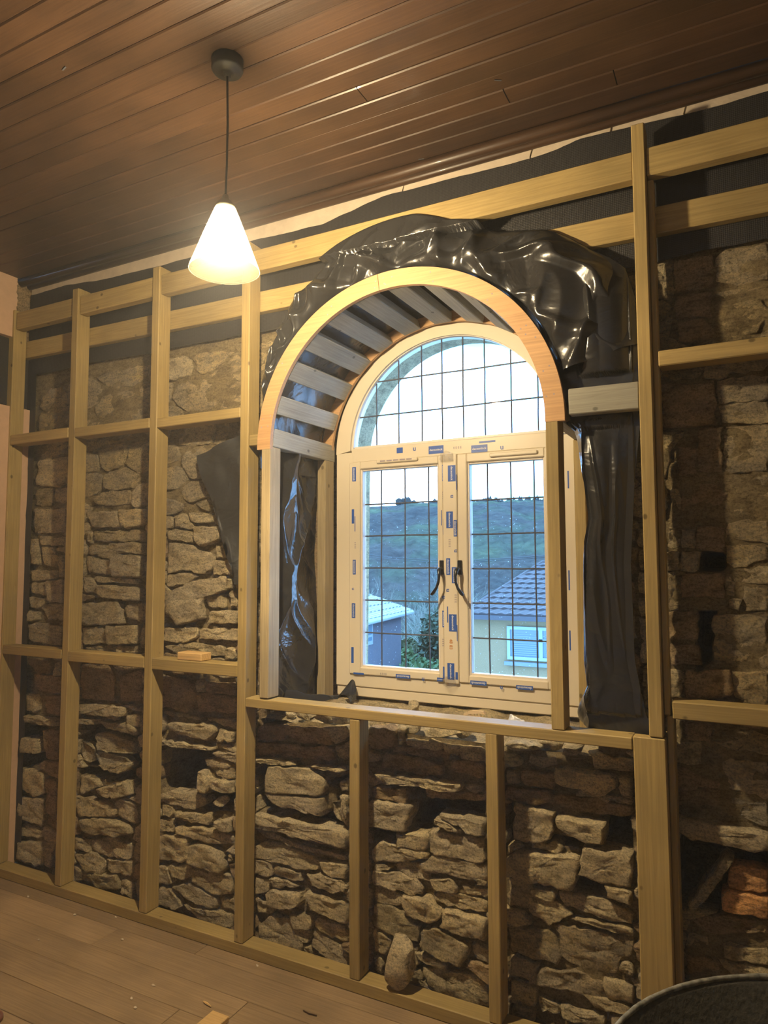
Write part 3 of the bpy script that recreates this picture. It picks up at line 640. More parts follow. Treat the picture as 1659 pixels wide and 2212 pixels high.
link_mesh('arch_soffit', grid_mesh('arch_soffit', 60, 10, lambda u, v: ((OPL + OPR) / 2 + .70 * math.cos(PI * u), YW - .0 + .44 * v, CZ + .70 * math.sin(PI * u))), MT['stone_dark'], wb, (0, 0, 0), True)
# plaster strip left above the membrane
def lerp_pts(px, x):
    return float(np.interp(x, [p[0] for p in px], [p[1] for p in px]))
top_px = [(7, 653), (81, 638), (145, 619), (236, 604), (337, 580), (560, 520), (700, 487), (830, 427 + 27), (830, 427), (1030, 377), (1180, 337), (1255, 305), (1330, 287), (1395, 272), (1505, 247), (1659, 202)]
mem_top = [tuple(atY(x, y, .125)[[0, 2]]) for x, y in top_px if (x, y) != (830, 454)]
bot_px = [(84, 810), (159, 796), (206, 784), (324, 766), (375, 754), (520, 727), (1420, 570), (1500, 550), (1659, 520)]
mem_bot = [tuple(atY(x, y, .125)[[0, 2]]) for x, y in bot_px]
mem_top.sort(); mem_bot.sort()
mem_top = [(XL, mem_top[0][1])] + mem_top + [(1.1, mem_top[-1][1] + .01)]
mem_bot = [(XL, mem_bot[0][1])] + mem_bot + [(1.1, mem_bot[-1][1])]
def strip_f(u, v):
    x = XL + (XR - XL) * u; zt = lerp_pts(mem_top, x) - .03
    z = zt + (CEIL + .01 - zt) * v
    return (x, YW - .014 + .003 * fbm(x * 7, z * 12, 1), z)
o = link_mesh('plaster_strip', grid_mesh('plaster_strip', 260, 8, strip_f), MT['plaster'], wb, (0, 0, 0), True)
for x, z in ((-1.12, 2.955), (-.62, 2.95), (-.35, 2.95), (-.12, 2.955)):
    bm = bmesh.new(); pts = [(x + .006 * math.sin(i * 2.1), YW - .0165, z - .06 + .018 * i) for i in range(5)]; tube_bm(bm, pts, .0016, 4)
    link_mesh('crack', bm_mesh(bm, 'crack'), MT['mortar'], wb)
# ---- dimpled membrane
def mem_f(u, v):
    x = XL + .006 + (1.1 - XL) * u; zt = lerp_pts(mem_top, x) + .004 * fbm(x * 8, 2.2); zb = lerp_pts(mem_bot, x) + .005 * fbm(x * 6, 7.7)
    if abs(x - CX) < .655: zb = max(zb, CZ + .66 * math.sqrt(1 - ((x - CX) / .66) ** 2))
    zb = min(zb, zt - .01)
    z = zb + (zt - zb) * v
    return (x, .1115 - .0015 * fbm(x * 3, z * 4, 3), z)
o = link_mesh('damp_proof_membrane', grid_mesh('damp_proof_membrane', 240, 14, mem_f), MT['membrane'], None, (0, 0, 0), True)
tag(o, 'matt black dimpled membrane strip pinned along the top of the stone wall', 'membrane')
# membrane strip standing in the left corner
def mem2(u, v):
    z = .03 + 2.55 * v; x = XL + .003 + (.073 + .008 * nz3(z * 3, 1.1)) * u; y = .1125 + .003 * nz3(u * 3, z * 4)
    return (x, y, z)
o = link_mesh('corner_membrane', grid_mesh('corner_membrane', 14, 60, mem2), MT['membrane'], None, (0, 0, 0), True)
tag(o, 'narrow upright black membrane strip in the corner beside the torn peach plaster', 'membrane')
def mem3(u, v):
    return (XL + .006 + .003 * nz3(u * 9, v * 5), -1.0 + 1.125 * u, 2.31 + (.35 + .01 * nz3(u * 5, 4)) * v)
o = link_mesh('side_membrane', grid_mesh('side_membrane', 30, 8, mem3), MT['membrane'], None, (0, 0, 0), True)
tag(o, 'black membrane band on the left wall above the peach plaster', 'membrane')

# ================================================================= STUD FRAME
fr = empty('stud_wall_frame', (-1.8, .035, 0), 'yellowish pine stud wall frame standing before the rubble wall', 'stud frame')
SD = .072; PN = MT['pine']
TOPZ = 2.695
def stud(x0, x1, z0, z1, y0=0.0, y1=SD, mat=None, label=None, warp=.003, name='stud'):
    o = member(name, ((x0 + x1) / 2, (y0 + y1) / 2, z0), ((x0 + x1) / 2, (y0 + y1) / 2, z1), y1 - y0, x1 - x0, mat or PN, fr, up=(1, 0, 0), warp=warp)
    if label: o['label'] = label
    return o
member('sole_plate', (XL + .01, SD / 2, .022), (1.0, SD / 2, .022), SD, .044, PN, fr)
S = [(-3.3175, -3.275), (-2.842, -2.800), (-2.313, -2.270), (-1.807, -1.765)]
for i, (a, b_) in enumerate(S): stud(a, b_, .045, 2.825 if i else 2.80)
stud(-1.291, -1.250, .045, .938); stud(-.777, -.736, .045, .945)
# right hand stud and the built-up post under it
stud(-.271, -.232, .988, 2.868); stud(-.231, -.213, 1.05, 2.69, .026, .074)
xl = atY(1367, 1700)[0]; xr = atY(1437, 1590)[0]
stud(xl + .004, xr, .045, .985, 0, .041, MT['pine'], 'wide flat-faced pine board under the right hand stud')
stud(xr - .045, xr + .001, .045, .985, .0425, .0425 + SD); stud(xr + .0025, xr + .022, .045, 1.048, .03, .10)
# upper rails, one length per bay
rx = [-3.272, -2.842, -2.797, -2.313, -2.268, -1.807, -1.763, -.271, -.230, 1.0]
for a, b_ in zip(rx[::2], rx[1::2]):
    member('top_rail', (a, .030, (TOPZ + 2.788) / 2), (b_, .030, (TOPZ + 2.788) / 2), .043, .09, PN, fr)
# noggins
for a, b_, z0, z1 in ((-3.273, -2.843, 2.10, 2.150), (-2.799, -2.314, 2.098, 2.143), (-2.269, -1.808, 2.094, 2.136), (-3.273, -2.843, 1.058, 1.101), (-2.799, -2.314, 1.052, 1.099), (-2.269, -1.808, 1.050, 1.098),
                      (-.2125, 1.0, 2.090, 2.137), (-.205, 1.0, 1.046, 1.096)):
    member('noggin', (a, SD / 2, (z0 + z1) / 2), (b_, SD / 2, (z0 + z1) / 2), SD, z1 - z0, PN, fr)
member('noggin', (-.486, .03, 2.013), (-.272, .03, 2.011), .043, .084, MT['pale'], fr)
member('noggin', (-1.765, .040, 1.995), (-1.712, .040, 1.995), .07, .045, PN, fr)
# window sill timber
member('sill_rail', (-1.764, SD / 2 + .001, .9555), (xl + .002, SD / 2 + .001, .962), SD + .002, .036, PN, fr)
# lower rear rail fixed over the membrane
b2 = member('wall_batten', (XL + .005, .0925, 2.612), (1.0, .0925, 2.568), .034, .088, PN)
tag(b2, 'long pine batten behind the studs, fixed across the black membrane', 'batten')
# lintel-like patch of pale wood chip on the sill
# ================================================================= ARCH FORMER
af = empty('arched_window_former', (CX, .24, .98), 'arched timber lining of orange ply ribs and pale slats around the window', 'arch frame')
def arc(r, a0, a1, n, cz=CZ): return [(CX + r * math.cos(math.radians(a0 + (a1 - a0) * i / n)), cz + r * math.sin(math.radians(a0 + (a1 - a0) * i / n))) for i in range(n + 1)]
for a0, a1 in ((180.6, 96.1), (95.9, -.6)):
    bm = bmesh.new(); strip_bm(bm, arc(.548, a0, a1, 34), arc(.611, a0, a1, 34), -.001, .017)
    o = link_mesh('ply_rib', bm_mesh(bm, 'ply_rib'), MT['ply'], af)
# joint line, screw heads
bm = bmesh.new(); strip_bm(bm, arc(.550, 181, -1, 70, 1.968), arc(.607, 181, -1, 70, 1.968), .462, .478)
link_mesh('ply_rib', bm_mesh(bm, 'ply_rib'), MT['ply'], af)
sc_pts = []
for a in (172, 168, 147, 118, 99, 94, 92, 75, 52, 34, 29, 16, 7):
    for rr in (.565, .590):
        r_ = rr + random.uniform(-.006, .006); aa = math.radians(a + random.uniform(-2, 2))
        bm = bmesh.new(); lathe_bm(bm, [(.0001, 0), (.0028, 0), (.0028, .0015)], 8)
        o = link_mesh('screw', bm_mesh(bm, 'screw'), MT['film_grey'], af, (CX + r_ * math.cos(aa), -.0015, CZ + r_ * math.sin(aa))); o.rotation_euler = (-PI / 2, 0, 0)
for k, a in enumerate([161.9, 146.7, 132.6, 118.8, 104.5, 89.4, 74.5, 60.2, 45.8, 31.3, 17.0]):
    t = math.radians(a); rr = .548 + .0215; c = (CX + rr * math.cos(t), 0, CZ + rr * math.sin(t))
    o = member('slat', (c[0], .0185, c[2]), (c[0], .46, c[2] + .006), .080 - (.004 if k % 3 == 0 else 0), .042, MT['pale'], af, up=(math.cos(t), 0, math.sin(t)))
for s, x in ((1, -1.655), (-1, -.559)):
    # springer board, front post, rear post; s points away from the opening
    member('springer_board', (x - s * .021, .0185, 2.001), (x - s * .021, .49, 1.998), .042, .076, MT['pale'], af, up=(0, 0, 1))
    member('post', (x - s * .021, .036, .979), (x - s * .021, .036, 1.9625), SD, .042, MT['post'] if s > 0 else PN, af, up=(1, 0, 0))
    member('rear_post', (x - s * .021, .445, .875), (x - s * .021, .445, 1.9605), .075, .042, MT['post'] if s > 0 else PN, af, up=(1, 0, 0))

# ================================================================= PENDANT LAMP
LX, LY = -1.297, -.70
lp = empty('pendant_lamp', (LX, LY, CEIL), 'lit pendant lamp with frosted glass cone on a black cord', 'lamp')
bm = bmesh.new(); lathe_bm(bm, [(.0001, 0), (.046, 0), (.046, -.030), (.043, -.036), (.020, -.038), (.012, -.041), (.010, -.052), (.0001, -.052)], 36)
link_mesh('ceiling_rose', bm_mesh(bm, 'rose'), MT['black_plastic'], lp, (LX, LY, CEIL), True)
bm = bmesh.new(); tube_bm(bm, [(LX, LY, CEIL - .05), (LX + .004, LY, 2.78), (LX + .003, LY, 2.65), (LX, LY, 2.555)], .0032, 8)
link_mesh('cord', bm_mesh(bm, 'cord'), MT['black_plastic'], lp)
bm = bmesh.new(); lathe_bm(bm, [(.0001, 2.565), (.008, 2.562), (.012, 2.548), (.024, 2.537), (.028, 2.526), (.028, 2.508), (.019, 2.505), (.019, 2.475), (.0001, 2.475)], 28, (LX, LY, 0))
link_mesh('lamp_holder', bm_mesh(bm, 'holder'), plain('cap_brass', (0.30, 0.25, 0.16), .5), lp, (0, 0, 0), True)
bm = bmesh.new(); lathe_bm(bm, [(.026, 2.530), (.029, 2.525), (.0985, 2.345), (.1005, 2.338), (.0985, 2.337), (.0965, 2.343)], 48, (LX, LY, 0))
link_mesh('glass_shade', bm_mesh(bm, 'shade'), MT['shade'], lp, (0, 0, 0), True)
bm = bmesh.new(); bmesh.ops.create_uvsphere(bm, u_segments=20, v_segments=14, radius=BULB_R)
for v in bm.verts:
    if v.co.z > 0: v.co.z *= 1.35; v.co.x *= 1 - .3 * v.co.z / BULB_R / 1.35; v.co.y *= 1 - .3 * v.co.z / BULB_R / 1.35
link_mesh('bulb', bm_mesh(bm, 'bulb'), MT['bulb'], lp, (LX, LY, 2.430), True)

# ================================================================= WINDOW
FY = .495
win = empty('window_1', (CX, FY, .912), kind='structure')
U = MT['upvc']
XLf, XRf = -1.6505, -.5635; GXL, GXR = -1.572, -.642
def rect_frame(bm, xa, xb, za, zb, t, y0, y1, bev=.003):
    (tl, tr_, tb, tt) = t
    box_bm(bm, (xa, y0, za), (xa + tl, y1, zb), bev); box_bm(bm, (xb - tr_, y0, za), (xb, y1, zb), bev)
    box_bm(bm, (xa + tl - .0005, y0 + .0002, za), (xb - tr_ + .0005, y1, za + tb), bev); box_bm(bm, (xa + tl - .0005, y0 + .0002, zb - tt), (xb - tr_ + .0005, y1, zb), bev)
# outer frame: jambs, transom, bottom rail in one, arch head a second part
bm = bmesh.new()
box_bm(bm, (XLf, FY, .956), (GXL + .012, FY + .07, 2.0), .004); box_bm(bm, (GXR - .012, FY, .956), (XRf, FY + .07, 2.0), .004)
box_bm(bm, (GXL, FY + .001, .956), (GXR, FY + .069, 1.012), .004)
box_bm(bm, (GXL, FY + .001, 1.952), (GXR, FY + .069, 2.016), .004)
link_mesh('outer_frame', bm_mesh(bm, 'outer_frame'), U, win)
bm = bmesh.new()
def head(r, cz, n=64): return [(CX + r * math.cos(PI * i / n), cz + r * math.sin(PI * i / n)) for i in range(n + 1)]
outh = [(CX + .5435 * math.cos(PI * i / 64), 1.995 + .532 * math.sin(PI * i / 64)) for i in range(65)]
inh = [(CX + .470 * math.cos(PI * i / 64), 2.008 + .462 * math.sin(PI * i / 64)) for i in range(65)]
strip_bm(bm, inh, outh, FY, FY + .07)
link_mesh('arched_head', bm_mesh(bm, 'head'), U, win)
bm = bmesh.new()
inb = [(CX + .459 * math.cos(PI * i / 64), 2.016 + .452 * math.sin(PI * i / 64)) for i in range(65)]
inb2 = [(CX + .474 * math.cos(PI * i / 64), 2.008 + .466 * math.sin(PI * i / 64)) for i in range(65)]
strip_bm(bm, inb, inb2, FY + .012, FY + .05); box_bm(bm, (GXL + .01, FY + .012, 2.010), (GXR - .01, FY + .05, 2.026))
link_mesh('glazing_bead', bm_mesh(bm, 'bead'), MT['upvc_edge'], win)
bm = bmesh.new(); box_bm(bm, (XLf + .002, FY + .006, .913), (XRf - .002, FY + .072, .9555), .004)
link_mesh('cill_extension', bm_mesh(bm, 'cill'), U, win)
# leaded arch light
GY = FY + .030
bm = bmesh.new(); pts = [(CX + .466 * math.cos(PI * i / 48), 2.012 + .460 * math.sin(PI * i / 48)) for i in range(49)]
prism_bm(bm, pts, GY - .002, GY + .002); arch_glass = link_mesh('arch_pane', bm_mesh(bm, 'arch_pane'), MT['glass'], win)
cols = [atY(x, 955, GY)[0] for x in (814, 862, 912, 956, 1002, 1049, 1106, 1164)]
def lead(lines, parent, name='lead_strip', warp=.0012):
    for (xa, za), (xb, zb) in lines:
        n = 6; pts = [(xa + (xb - xa) * i / n + random.uniform(-1, 1) * warp * (abs(zb - za) > abs(xb - xa)) * (0 < i < n), 0, za + (zb - za) * i / n + random.uniform(-1, 1) * warp * (abs(xb - xa) > abs(zb - za)) * (0 < i < n)) for i in range(n + 1)]
        bm = bmesh.new(); tube_bm(bm, [(p[0], GY, p[2]) for p in pts], .0034, 6)
        o = link_mesh(name, bm_mesh(bm, name), MT['lead'], parent)
dxc = .1087; lines = []
for k in range(8):
    x = cols[k]
    if abs(x - CX) > .452: continue
    lines.append(((x, 2.02), (x, 2.012 + .455 * math.sqrt(1 - ((x - CX) / .462) ** 2))))
for z in (2.163, 2.318):
    hw = .460 * math.sqrt(1 - ((z - 2.012) / .458) ** 2); lines.append(((CX - hw, z), (CX + hw, z)))
lead(lines, arch_glass)
# casements
SY = FY - .008
def casement(xa, xb, za, zb, pa, pb, pza, pzb, hside):
    bm = bmesh.new(); rect_frame(bm, xa, xb, za, zb, (pa - xa, xb - pb, pza - za, zb - pzb), SY, SY + .062, .004)
    s = link_mesh('casement', bm_mesh(bm, 'casement'), U, win)
    bm = bmesh.new(); rect_frame(bm, pa - .003, pb + .003, pza - .003, pzb + .003, (.011, .011, .011, .011), SY + .010, SY + .045, .002)
    link_mesh('glazing_bead', bm_mesh(bm, 'bead'), MT['upvc_edge'], s)
    g_ = box('pane', (pa, GY - .002, pza), (pb, GY + .002, pzb), MT['glass'], win)
    ls = []
    for k in range(1, 4): x = pa + .008 + (pb - pa - .016) * [0, .225, .545, .86][k]; ls.append(((x, pza + .008), (x, pzb - .008)))
    for k in range(1, 6): z = pza + .008 + (pzb - pza - .016) * k / 6.03 - .002; ls.append(((pa + .008, z), (pb - .008, z)))
    lead(ls, g_)
    return s, g_
cs1, g1 = casement(-1.578, -1.121, 1.012, 1.953, -1.522, -1.143, 1.044, 1.920, 1)
cs2, g2 = casement(-1.057, -.634, 1.012, 1.953, -1.014, -.690, 1.044, 1.916, -1)
bm = bmesh.new(); box_bm(bm, (-1.1205, SY - .004, 1.006), (-1.0575, SY + .06, 1.956), .003)
mull = link_mesh('mullion', bm_mesh(bm, 'mullion'), U, win)
# trickle vents
def vent(xa, xb, z, slots):
    bm = bmesh.new(); box_bm(bm, (xa, SY - .009, z - .0085), (xb, SY - .0005, z + .0085), .004)
    v_ = link_mesh('trickle_vent', bm_mesh(bm, 'vent'), U, win)
    if slots:
        bm = bmesh.new(); n = 5
        for k in range(n): box_bm(bm, (xa + .02 + k * (xb - xa - .04) / n, SY - .0098, z - .002), (xa + .014 + (k + 1) * (xb - xa - .04) / n, SY - .0088, z + .004))
        link_mesh('vent_slot', bm_mesh(bm, 'slot'), MT['film_grey'], v_)
va = atY(812, 997, SY - .01); vb = atY(901, 993, SY - .01); vent(va[0], vb[0], va[2] - .001, True)
va = atY(1056, 982, SY - .01); vb = atY(1160, 972, SY - .01); vent(va[0], vb[0], va[2] - .002, False)
# handles
def handle(px, py, sgn, par):
    c = atY(px, py, SY - .006); x, z = c[0], c[2]; y = SY
    bm = bmesh.new(); box_bm(bm, (x - .009, y - .010, z - .030), (x + .009, y, z + .030), .002)
    h = link_mesh('handle', bm_mesh(bm, 'handle'), MT['black_metal'], par)
    bm = bmesh.new()
    tube_bm(bm, [(x, y - .008, z - .005), (x, y - .030, z - .006), (x - .002 * sgn, y - .040, z - .012), (x - .004 * sgn, y - .045, z - .035), (x - .002 * sgn, y - .047, z - .060), (x + .008 * sgn, y - .048, z - .085), (x + .022 * sgn, y - .048, z - .104), (x + .030 * sgn, y - .048, z - .112)],
            [.008, .008, .009, .006, .0055, .006, .0075, .0055], 10)
    link_mesh('lever', bm_mesh(bm, 'lever'), MT['black_metal'], h, (0, 0, 0), True)
handle(954, 1226, -1, cs1); handle(993, 1226, 1, cs2)
# protective film printing
fc = bpy.data.curves.new('deceuninck', 'FONT'); fc.body = 'deceuninck'; fc.size = 1; fc.align_x = 'CENTER'; fc.align_y = 'CENTER'; fc.offset = .018; fc.extrude = 0; fc.resolution_u = 2
def text_mesh(body):
    c = bpy.data.curves.new('t', 'FONT'); c.body = body; c.size = 1; c.align_x = 'CENTER'; c.align_y = 'CENTER'; c.offset = .018; c.resolution_u = 2
    o = bpy.data.objects.new('t', c); COL.objects.link(o)
    me = bpy.data.meshes.new_from_object(o.evaluated_get(bpy.context.evaluated_depsgraph_get()))
    bpy.data.objects.remove(o); return me
DEC = text_mesh('deceuninck'); DEC.materials.append(MT['film_white']); LU = text_mesh('u'); LU.materials.append(MT['blue']); BOXES = text_mesh('E E E E'); BOXES.materials.append(MT['film_grey'])
RED = text_mesh('48 83'); RED.materials.append(MT['film_red'])
tw = max(v.co.x for v in DEC.vertices) - min(v.co.x for v in DEC.vertices)
def sticker(x0, y0, x1, y1, vert, Y, lettering=True, flip=False):
    a = atY(x0, (y0 + y1) / 2, Y); b_ = atY(x1, (y0 + y1) / 2, Y); c = atY((x0 + x1) / 2, y0, Y); d = atY((x0 + x1) / 2, y1, Y)
    cx_, cz_ = (a[0] + b_[0]) / 2, (c[2] + d[2]) / 2; w_, h_ = b_[0] - a[0], c[2] - d[2]
    o = box('film_label', (cx_ - w_ / 2, Y - .0006, cz_ - h_ / 2), (cx_ + w_ / 2, Y, cz_ + h_ / 2), MT['blue'], win)
    if lettering:
        t = bpy.data.objects.new('lettering', DEC); COL.objects.link(t); t.parent = o; t.location = (0, -.0009, 0)
        s = (h_ if vert else w_) * .88 / tw; t.scale = (s, s, s)
        t.rotation_euler = (PI / 2, (PI / 2 if vert else (PI if flip else 0)), 0) if not vert else Matrix(((0, 0, 0), (0, 0, 0), (0, 0, 0))).to_euler()
        if vert: t.rotation_euler = (Matrix.Rotation(PI / 2, 3, 'Y') @ Matrix.Rotation(PI / 2, 3, 'X')).to_euler()
        elif flip: t.rotation_euler = (Matrix.Rotation(PI, 3, 'Y') @ Matrix.Rotation(PI / 2, 3, 'X')).to_euler()
        else: t.rotation_euler = (PI / 2, 0, 0)
TY = FY + .0005; CY_ = SY; MY = SY - .0042
for a in ((926, 963, 958, 980), (1018, 961, 1053, 977)): sticker(*a, False, TY)
sticker(857, 967, 870, 979, False, TY, False); sticker(1035, 952, 1070, 956, False, TY, False)
for a in ((761, 1009, 769, 1040), (762, 1209, 768.5, 1241), (760, 1303, 767.5, 1335), (955, 1004, 960.5, 1039), (955.5, 1319, 962, 1355)): sticker(*a, True, CY_)
for a in ((760, 1100, 765, 1131), (759, 1398, 764, 1432), (957, 1121, 960.5, 1155), (766, 1115, 767.5, 1148), (953, 1102, 954.5, 1135), (957, 1440, 961, 1466)): sticker(*a, True, CY_, False)
for a in ((967.5, 1005, 984, 1040), (964, 1105, 978.5, 1141), (980, 1123, 987, 1159), (964, 1206, 972.6, 1242), (976, 1225, 986.5, 1260), (970, 1327, 986.5, 1364), (966.6, 1432.5, 981.5, 1468)): sticker(*a, True, MY)
for a in ((985, 1025, 986.5, 1058), (984, 1452, 989, 1468), (966, 1310, 968, 1345), (987, 1350, 988.3, 1385)): sticker(*a, True, MY, False)
for a in ((855, 1457, 886.5, 1465.5), (944, 1464, 958, 1472), (1016, 1471, 1051, 1480), (1115, 1481, 1151.5, 1490)): sticker(*a, False, CY_, True, True)
sticker(763.5, 1453, 786, 1457, False, CY_, False)
for a in ((1226, 1017, 1229, 1055), (1228, 1232, 1231, 1275), (1230, 1362, 1233, 1405)): sticker(*a, True, FY, False)
def glyph(me, px, py, size, Y, vert, name='film_print'):
    p_ = atY(px, py, Y - .0008); t = bpy.data.objects.new(name, me); COL.objects.link(t); t.parent = win; t.location = Vector(p_) - Vector(win.location); t.scale = (size,) * 3
    t.rotation_euler = ((Matrix.Rotation(PI / 2, 3, 'Y') if vert else Matrix.Identity(3)) @ Matrix.Rotation(PI / 2, 3, 'X')).to_euler()
for px, py, v_ in ((895, 969, 0), (1084, 966, 0)): glyph(LU, px, py, .030, TY, v_)
for px, py in ((977, 1072), (985, 1190), (968, 1275), (959, 1290)): glyph(LU, px, py, .026, MY, True)
glyph(LU, 763, 1272, .02, CY_, True); glyph(LU, 914, 1466, .026, CY_, False); glyph(LU, 1083, 1484, .026, CY_, False)
glyph(BOXES, 988, 967, .013, TY, False); glyph(BOXES, 971, 1173, .012, MY, True); glyph(BOXES, 984, 1293, .012, MY, True); glyph(BOXES, 957, 1070, .011, CY_, True); glyph(BOXES, 767, 1178, .010, CY_, True); glyph(BOXES, 828, 1456, .011, CY_, False); glyph(BOXES, 957, 1388, .011, CY_, True)
glyph(RED, 974, 1392, .019, MY, True)
# torn loose corner of film at the top and foot of the mullion
m = bpy.data.materials.new('clear_film'); m.use_nodes = True; nt = m.node_tree; nt.nodes.clear()
o = nt.nodes.new('ShaderNodeOutputMaterial'); mx = nt.nodes.new('ShaderNodeMixShader'); tr = nt.nodes.new('ShaderNodeBsdfTransparent'); gl = nt.nodes.new('ShaderNodeBsdfGlossy'); gl.inputs['Roughness'].default_value = .12; gl.inputs[0].default_value = (.6, .6, .65, 1)
mx.inputs[0].default_value = .28; nt.links.new(tr.outputs[0], mx.inputs[1]); nt.links.new(gl.outputs[0], mx.inputs[2]); nt.links.new(mx.outputs[0], o.inputs[0]); MT['film'] = m
for (x, z, s) in ((-1.100, 1.958, 1), (-1.098, 1.000, -1)):
    def ff(u, v, x=x, z=z, s=s):
        return (x - .030 + .060 * u + .006 * nz3(v * 4, u * 4), SY - .006 - .010 * (1 - abs(2 * u - 1)) - .006 * abs(nz3(u * 6, v * 6, 3)), z - s * .035 * (1 - v) + s * .012 * v * (1 - abs(2 * u - 1)))
    link_mesh('loose_film', grid_mesh('loose_film', 12, 6, ff), MT['film'], win, (0, 0, 0), True)
# rain on the outer faces of the panes
dv, df = [], []
def drop(x, z, r):
    b_ = len(dv); y = GY + .0022
    dv.append((x, y + r * .5, z))
    for k in range(6): dv.append((x + r * math.cos(k * PI / 3), y, z + r * math.sin(k * PI / 3) * random.uniform(1, 1.3)))
    for k in range(6): df.append((b_, b_ + 1 + k, b_ + 1 + (k + 1) % 6))
for pa, pb in ((-1.515, -1.15), (-1.008, -.70)):
    for _ in range(170):
        z = random.uniform(1.06, 1.76); drop(random.uniform(pa, pb), z, random.uniform(.0005, .0012))
    for zr in (1.627, 1.481, 1.335, 1.19, 1.05):
        for _ in range(14): drop(random.uniform(pa, pb), zr + .008 + random.expovariate(120), random.uniform(.0008, .0016))
me = bpy.data.meshes.new('rain_droplets'); me.from_pydata(dv, [], df); me.update()
tag(link_mesh('rain_droplets', me, MT['drop'], win, (0, 0, 0), True), kind='stuff')

# ================================================================= POLYTHENE
PO = MT['poly']
out_px = [(567, 925), (567, 878), (569, 811), (604, 713), (621, 662), (665, 612), (742, 544), (844, 494), (908, 478), (979, 490), (1080, 498), (1195, 496), (1278, 537), (1350, 575), (1370, 635), (1380, 700), (1384, 818), (1384, 905)]
pol = []
for x, y in out_px:
    q = atY(x, y, .055); pol.append((math.degrees(math.atan2(q[2] - CZ, q[0] - CX)), math.hypot(q[0] - CX, q[2] - CZ)))
pol.sort(); PA = [a for a, _ in pol]; PR = [r for _, r in pol]
def crease(t, k=5.0):
    """sharp narrow fold lines"""
    return max(0, 1 - abs(mn.noise(Vector(t))) * k)
def hood(u, v):
    a = 187 - 172 * u; t = math.radians(a); Rr = max(.618, float(np.interp(a, PA, PR)))
    if v < .3:
        k = v / .3; r = .602 + .02 * k + .012 * nz3(u * 12, k * 4, 2); y = .455 - .425 * k
    else:
        k = (v - .3) / .7; s = math.sin(PI * min(1, k * 1.0)); span = Rr - .622
        r = .622 + span * k + .006 * s * nz3(u * 11, k * 3, 7)
        fold = .55 * crease((u * 9 + k * 1.1, k * .9, 4.0), 3) + .45 * crease((u * 17 - k * 1.3, k * 1.3, 9.0), 4) + .5 * nz3(u * 6, k * 1.5, 8)
        y = .030 + .040 * k - min(.06, span * .5) * s ** .6 * (.35 + fold)
        y = min(y, .070)
    x = CX + r * math.cos(t); z = CZ + r * math.sin(t)
    if z > 2.675 and y > -.008 and -1.78 < x < -.26 and v >= .3: y = -.008 - .004 * s - .022 * abs(fold) * (1 - k) ** .5
    if x < -1.762: x = -1.762
    return (x, y, z)
o = link_mesh('polythene_hood', grid_mesh('polythene_hood', 340, 72, hood), PO, None, (0, 0, 0), True)
tag(o, 'glossy creased black polythene gathered over the top of the timber arch', 'polythene sheet')
# drape from the right shoulder of the arch down to the sill
tp = [tuple(atY(x, y, .05)[[0, 2]]) for x, y in ((1085, 503), (1140, 500), (1195, 497), (1240, 517), (1278, 538), (1318, 556), (1350, 577), (1370, 640), (1381, 700), (1383, 740))]
el = [(1236, 893), (1243, 905), (1262, 980), (1278, 1050), (1288, 1125), (1278, 1175), (1272, 1343), (1277, 1420), (1283, 1469), (1262, 1500), (1250, 1540), (1246, 1572)]
EL = sorted([(atY(x, y, .20)[2], atY(x, y, .20)[0]) for x, y in el])
def drape(u, v):
    tx = float(np.interp(u, np.linspace(0, 1, len(tp)), [p_[0] for p_ in tp])); tz = float(np.interp(u, np.linspace(0, 1, len(tp)), [p_[1] for p_ in tp]))
    z = tz + (.975 - tz) * v
    xa = float(np.interp(z, [e_[0] for e_ in EL], [e_[1] for e_ in EL])) if z < 1.96 else -.478
    xb = float(np.interp(z, [.98, 1.2, 1.5, 1.75, 2.1, 2.6], [-.278, -.315, -.318, -.30, -.262, -.262]))
    xm = xa + (xb - xa) * u; w_ = min(1, max(0, (z - 1.9) / max(.05, tz - 1.9))); w_ = w_ ** 1.15
    x = xm * (1 - w_) + tx * w_ + .010 * nz3(u * 4, v * 6, 3) * math.sin(PI * u)
    if z > CZ - .05:
        d = math.hypot(x - CX, z - CZ)
        if d < .600: x, z = CX + (x - CX) * .600 / d, CZ + (z - CZ) * .600 / d
    # folds hang from a gather near the top right
    fan = u * 1.9 + .55 * v * (1 - u) + .35
    f = .75 * crease((fan, v * .9, 2.2), 2.0) + .22 * crease((fan * 1.7 - v * 2.2, v * 2.4, 6.6), 6) + .6 * nz3(fan * 1.3, v * 1.6, 3.1)
    amp = .055 * min(1, w_ * 3) * math.sin(PI * min(1, max(0, w_))) + .018
    y = .072 - amp * (.25 + f) * math.sin(PI * min(1, .06 + u * .9))
    if 1.93 < z < 2.10: y = max(y, .058)
    if z < 1.93: y = .070 - .042 * (.2 + .8 * max(0, f)) * math.sin(PI * min(1, max(0, (u - .05) / .8))) ** .7 * min(1, (1.93 - z) / .12) * min(1, (z - .95) / .1); y = max(y, .005)
    if x < -.46 and z < 1.95: y += (-.46 - x) * 2.4 + .02 * nz3(u * 9, v * 12, 2)
    if v > .88: k = (v - .88) / .12; y += .05 * k * nz3(u * 9, v * 22, 4) * (x < -.45); x += .018 * k * nz3(u * 8, v * 20, 9)
    if x > -.30 and z < 1.97: y = max(y, .0755)
    if z < 1.03: y = max(y, .076)
    y = min(y, .088 + max(0, -.45 - x) * 2.6)
    if z > 2.0 and z < 2.66: y = max(y, -.03)
    if x > -.277: x = -.277 if z > 1.0 else x
    return (x, y, z)
o = link_mesh('hanging_polythene', grid_mesh('hanging_polythene', 130, 260, drape), PO, None, (0, 0, 0), True)
tag(o, 'long black polythene drape hanging from the arch shoulder down right of the window', 'polythene sheet')
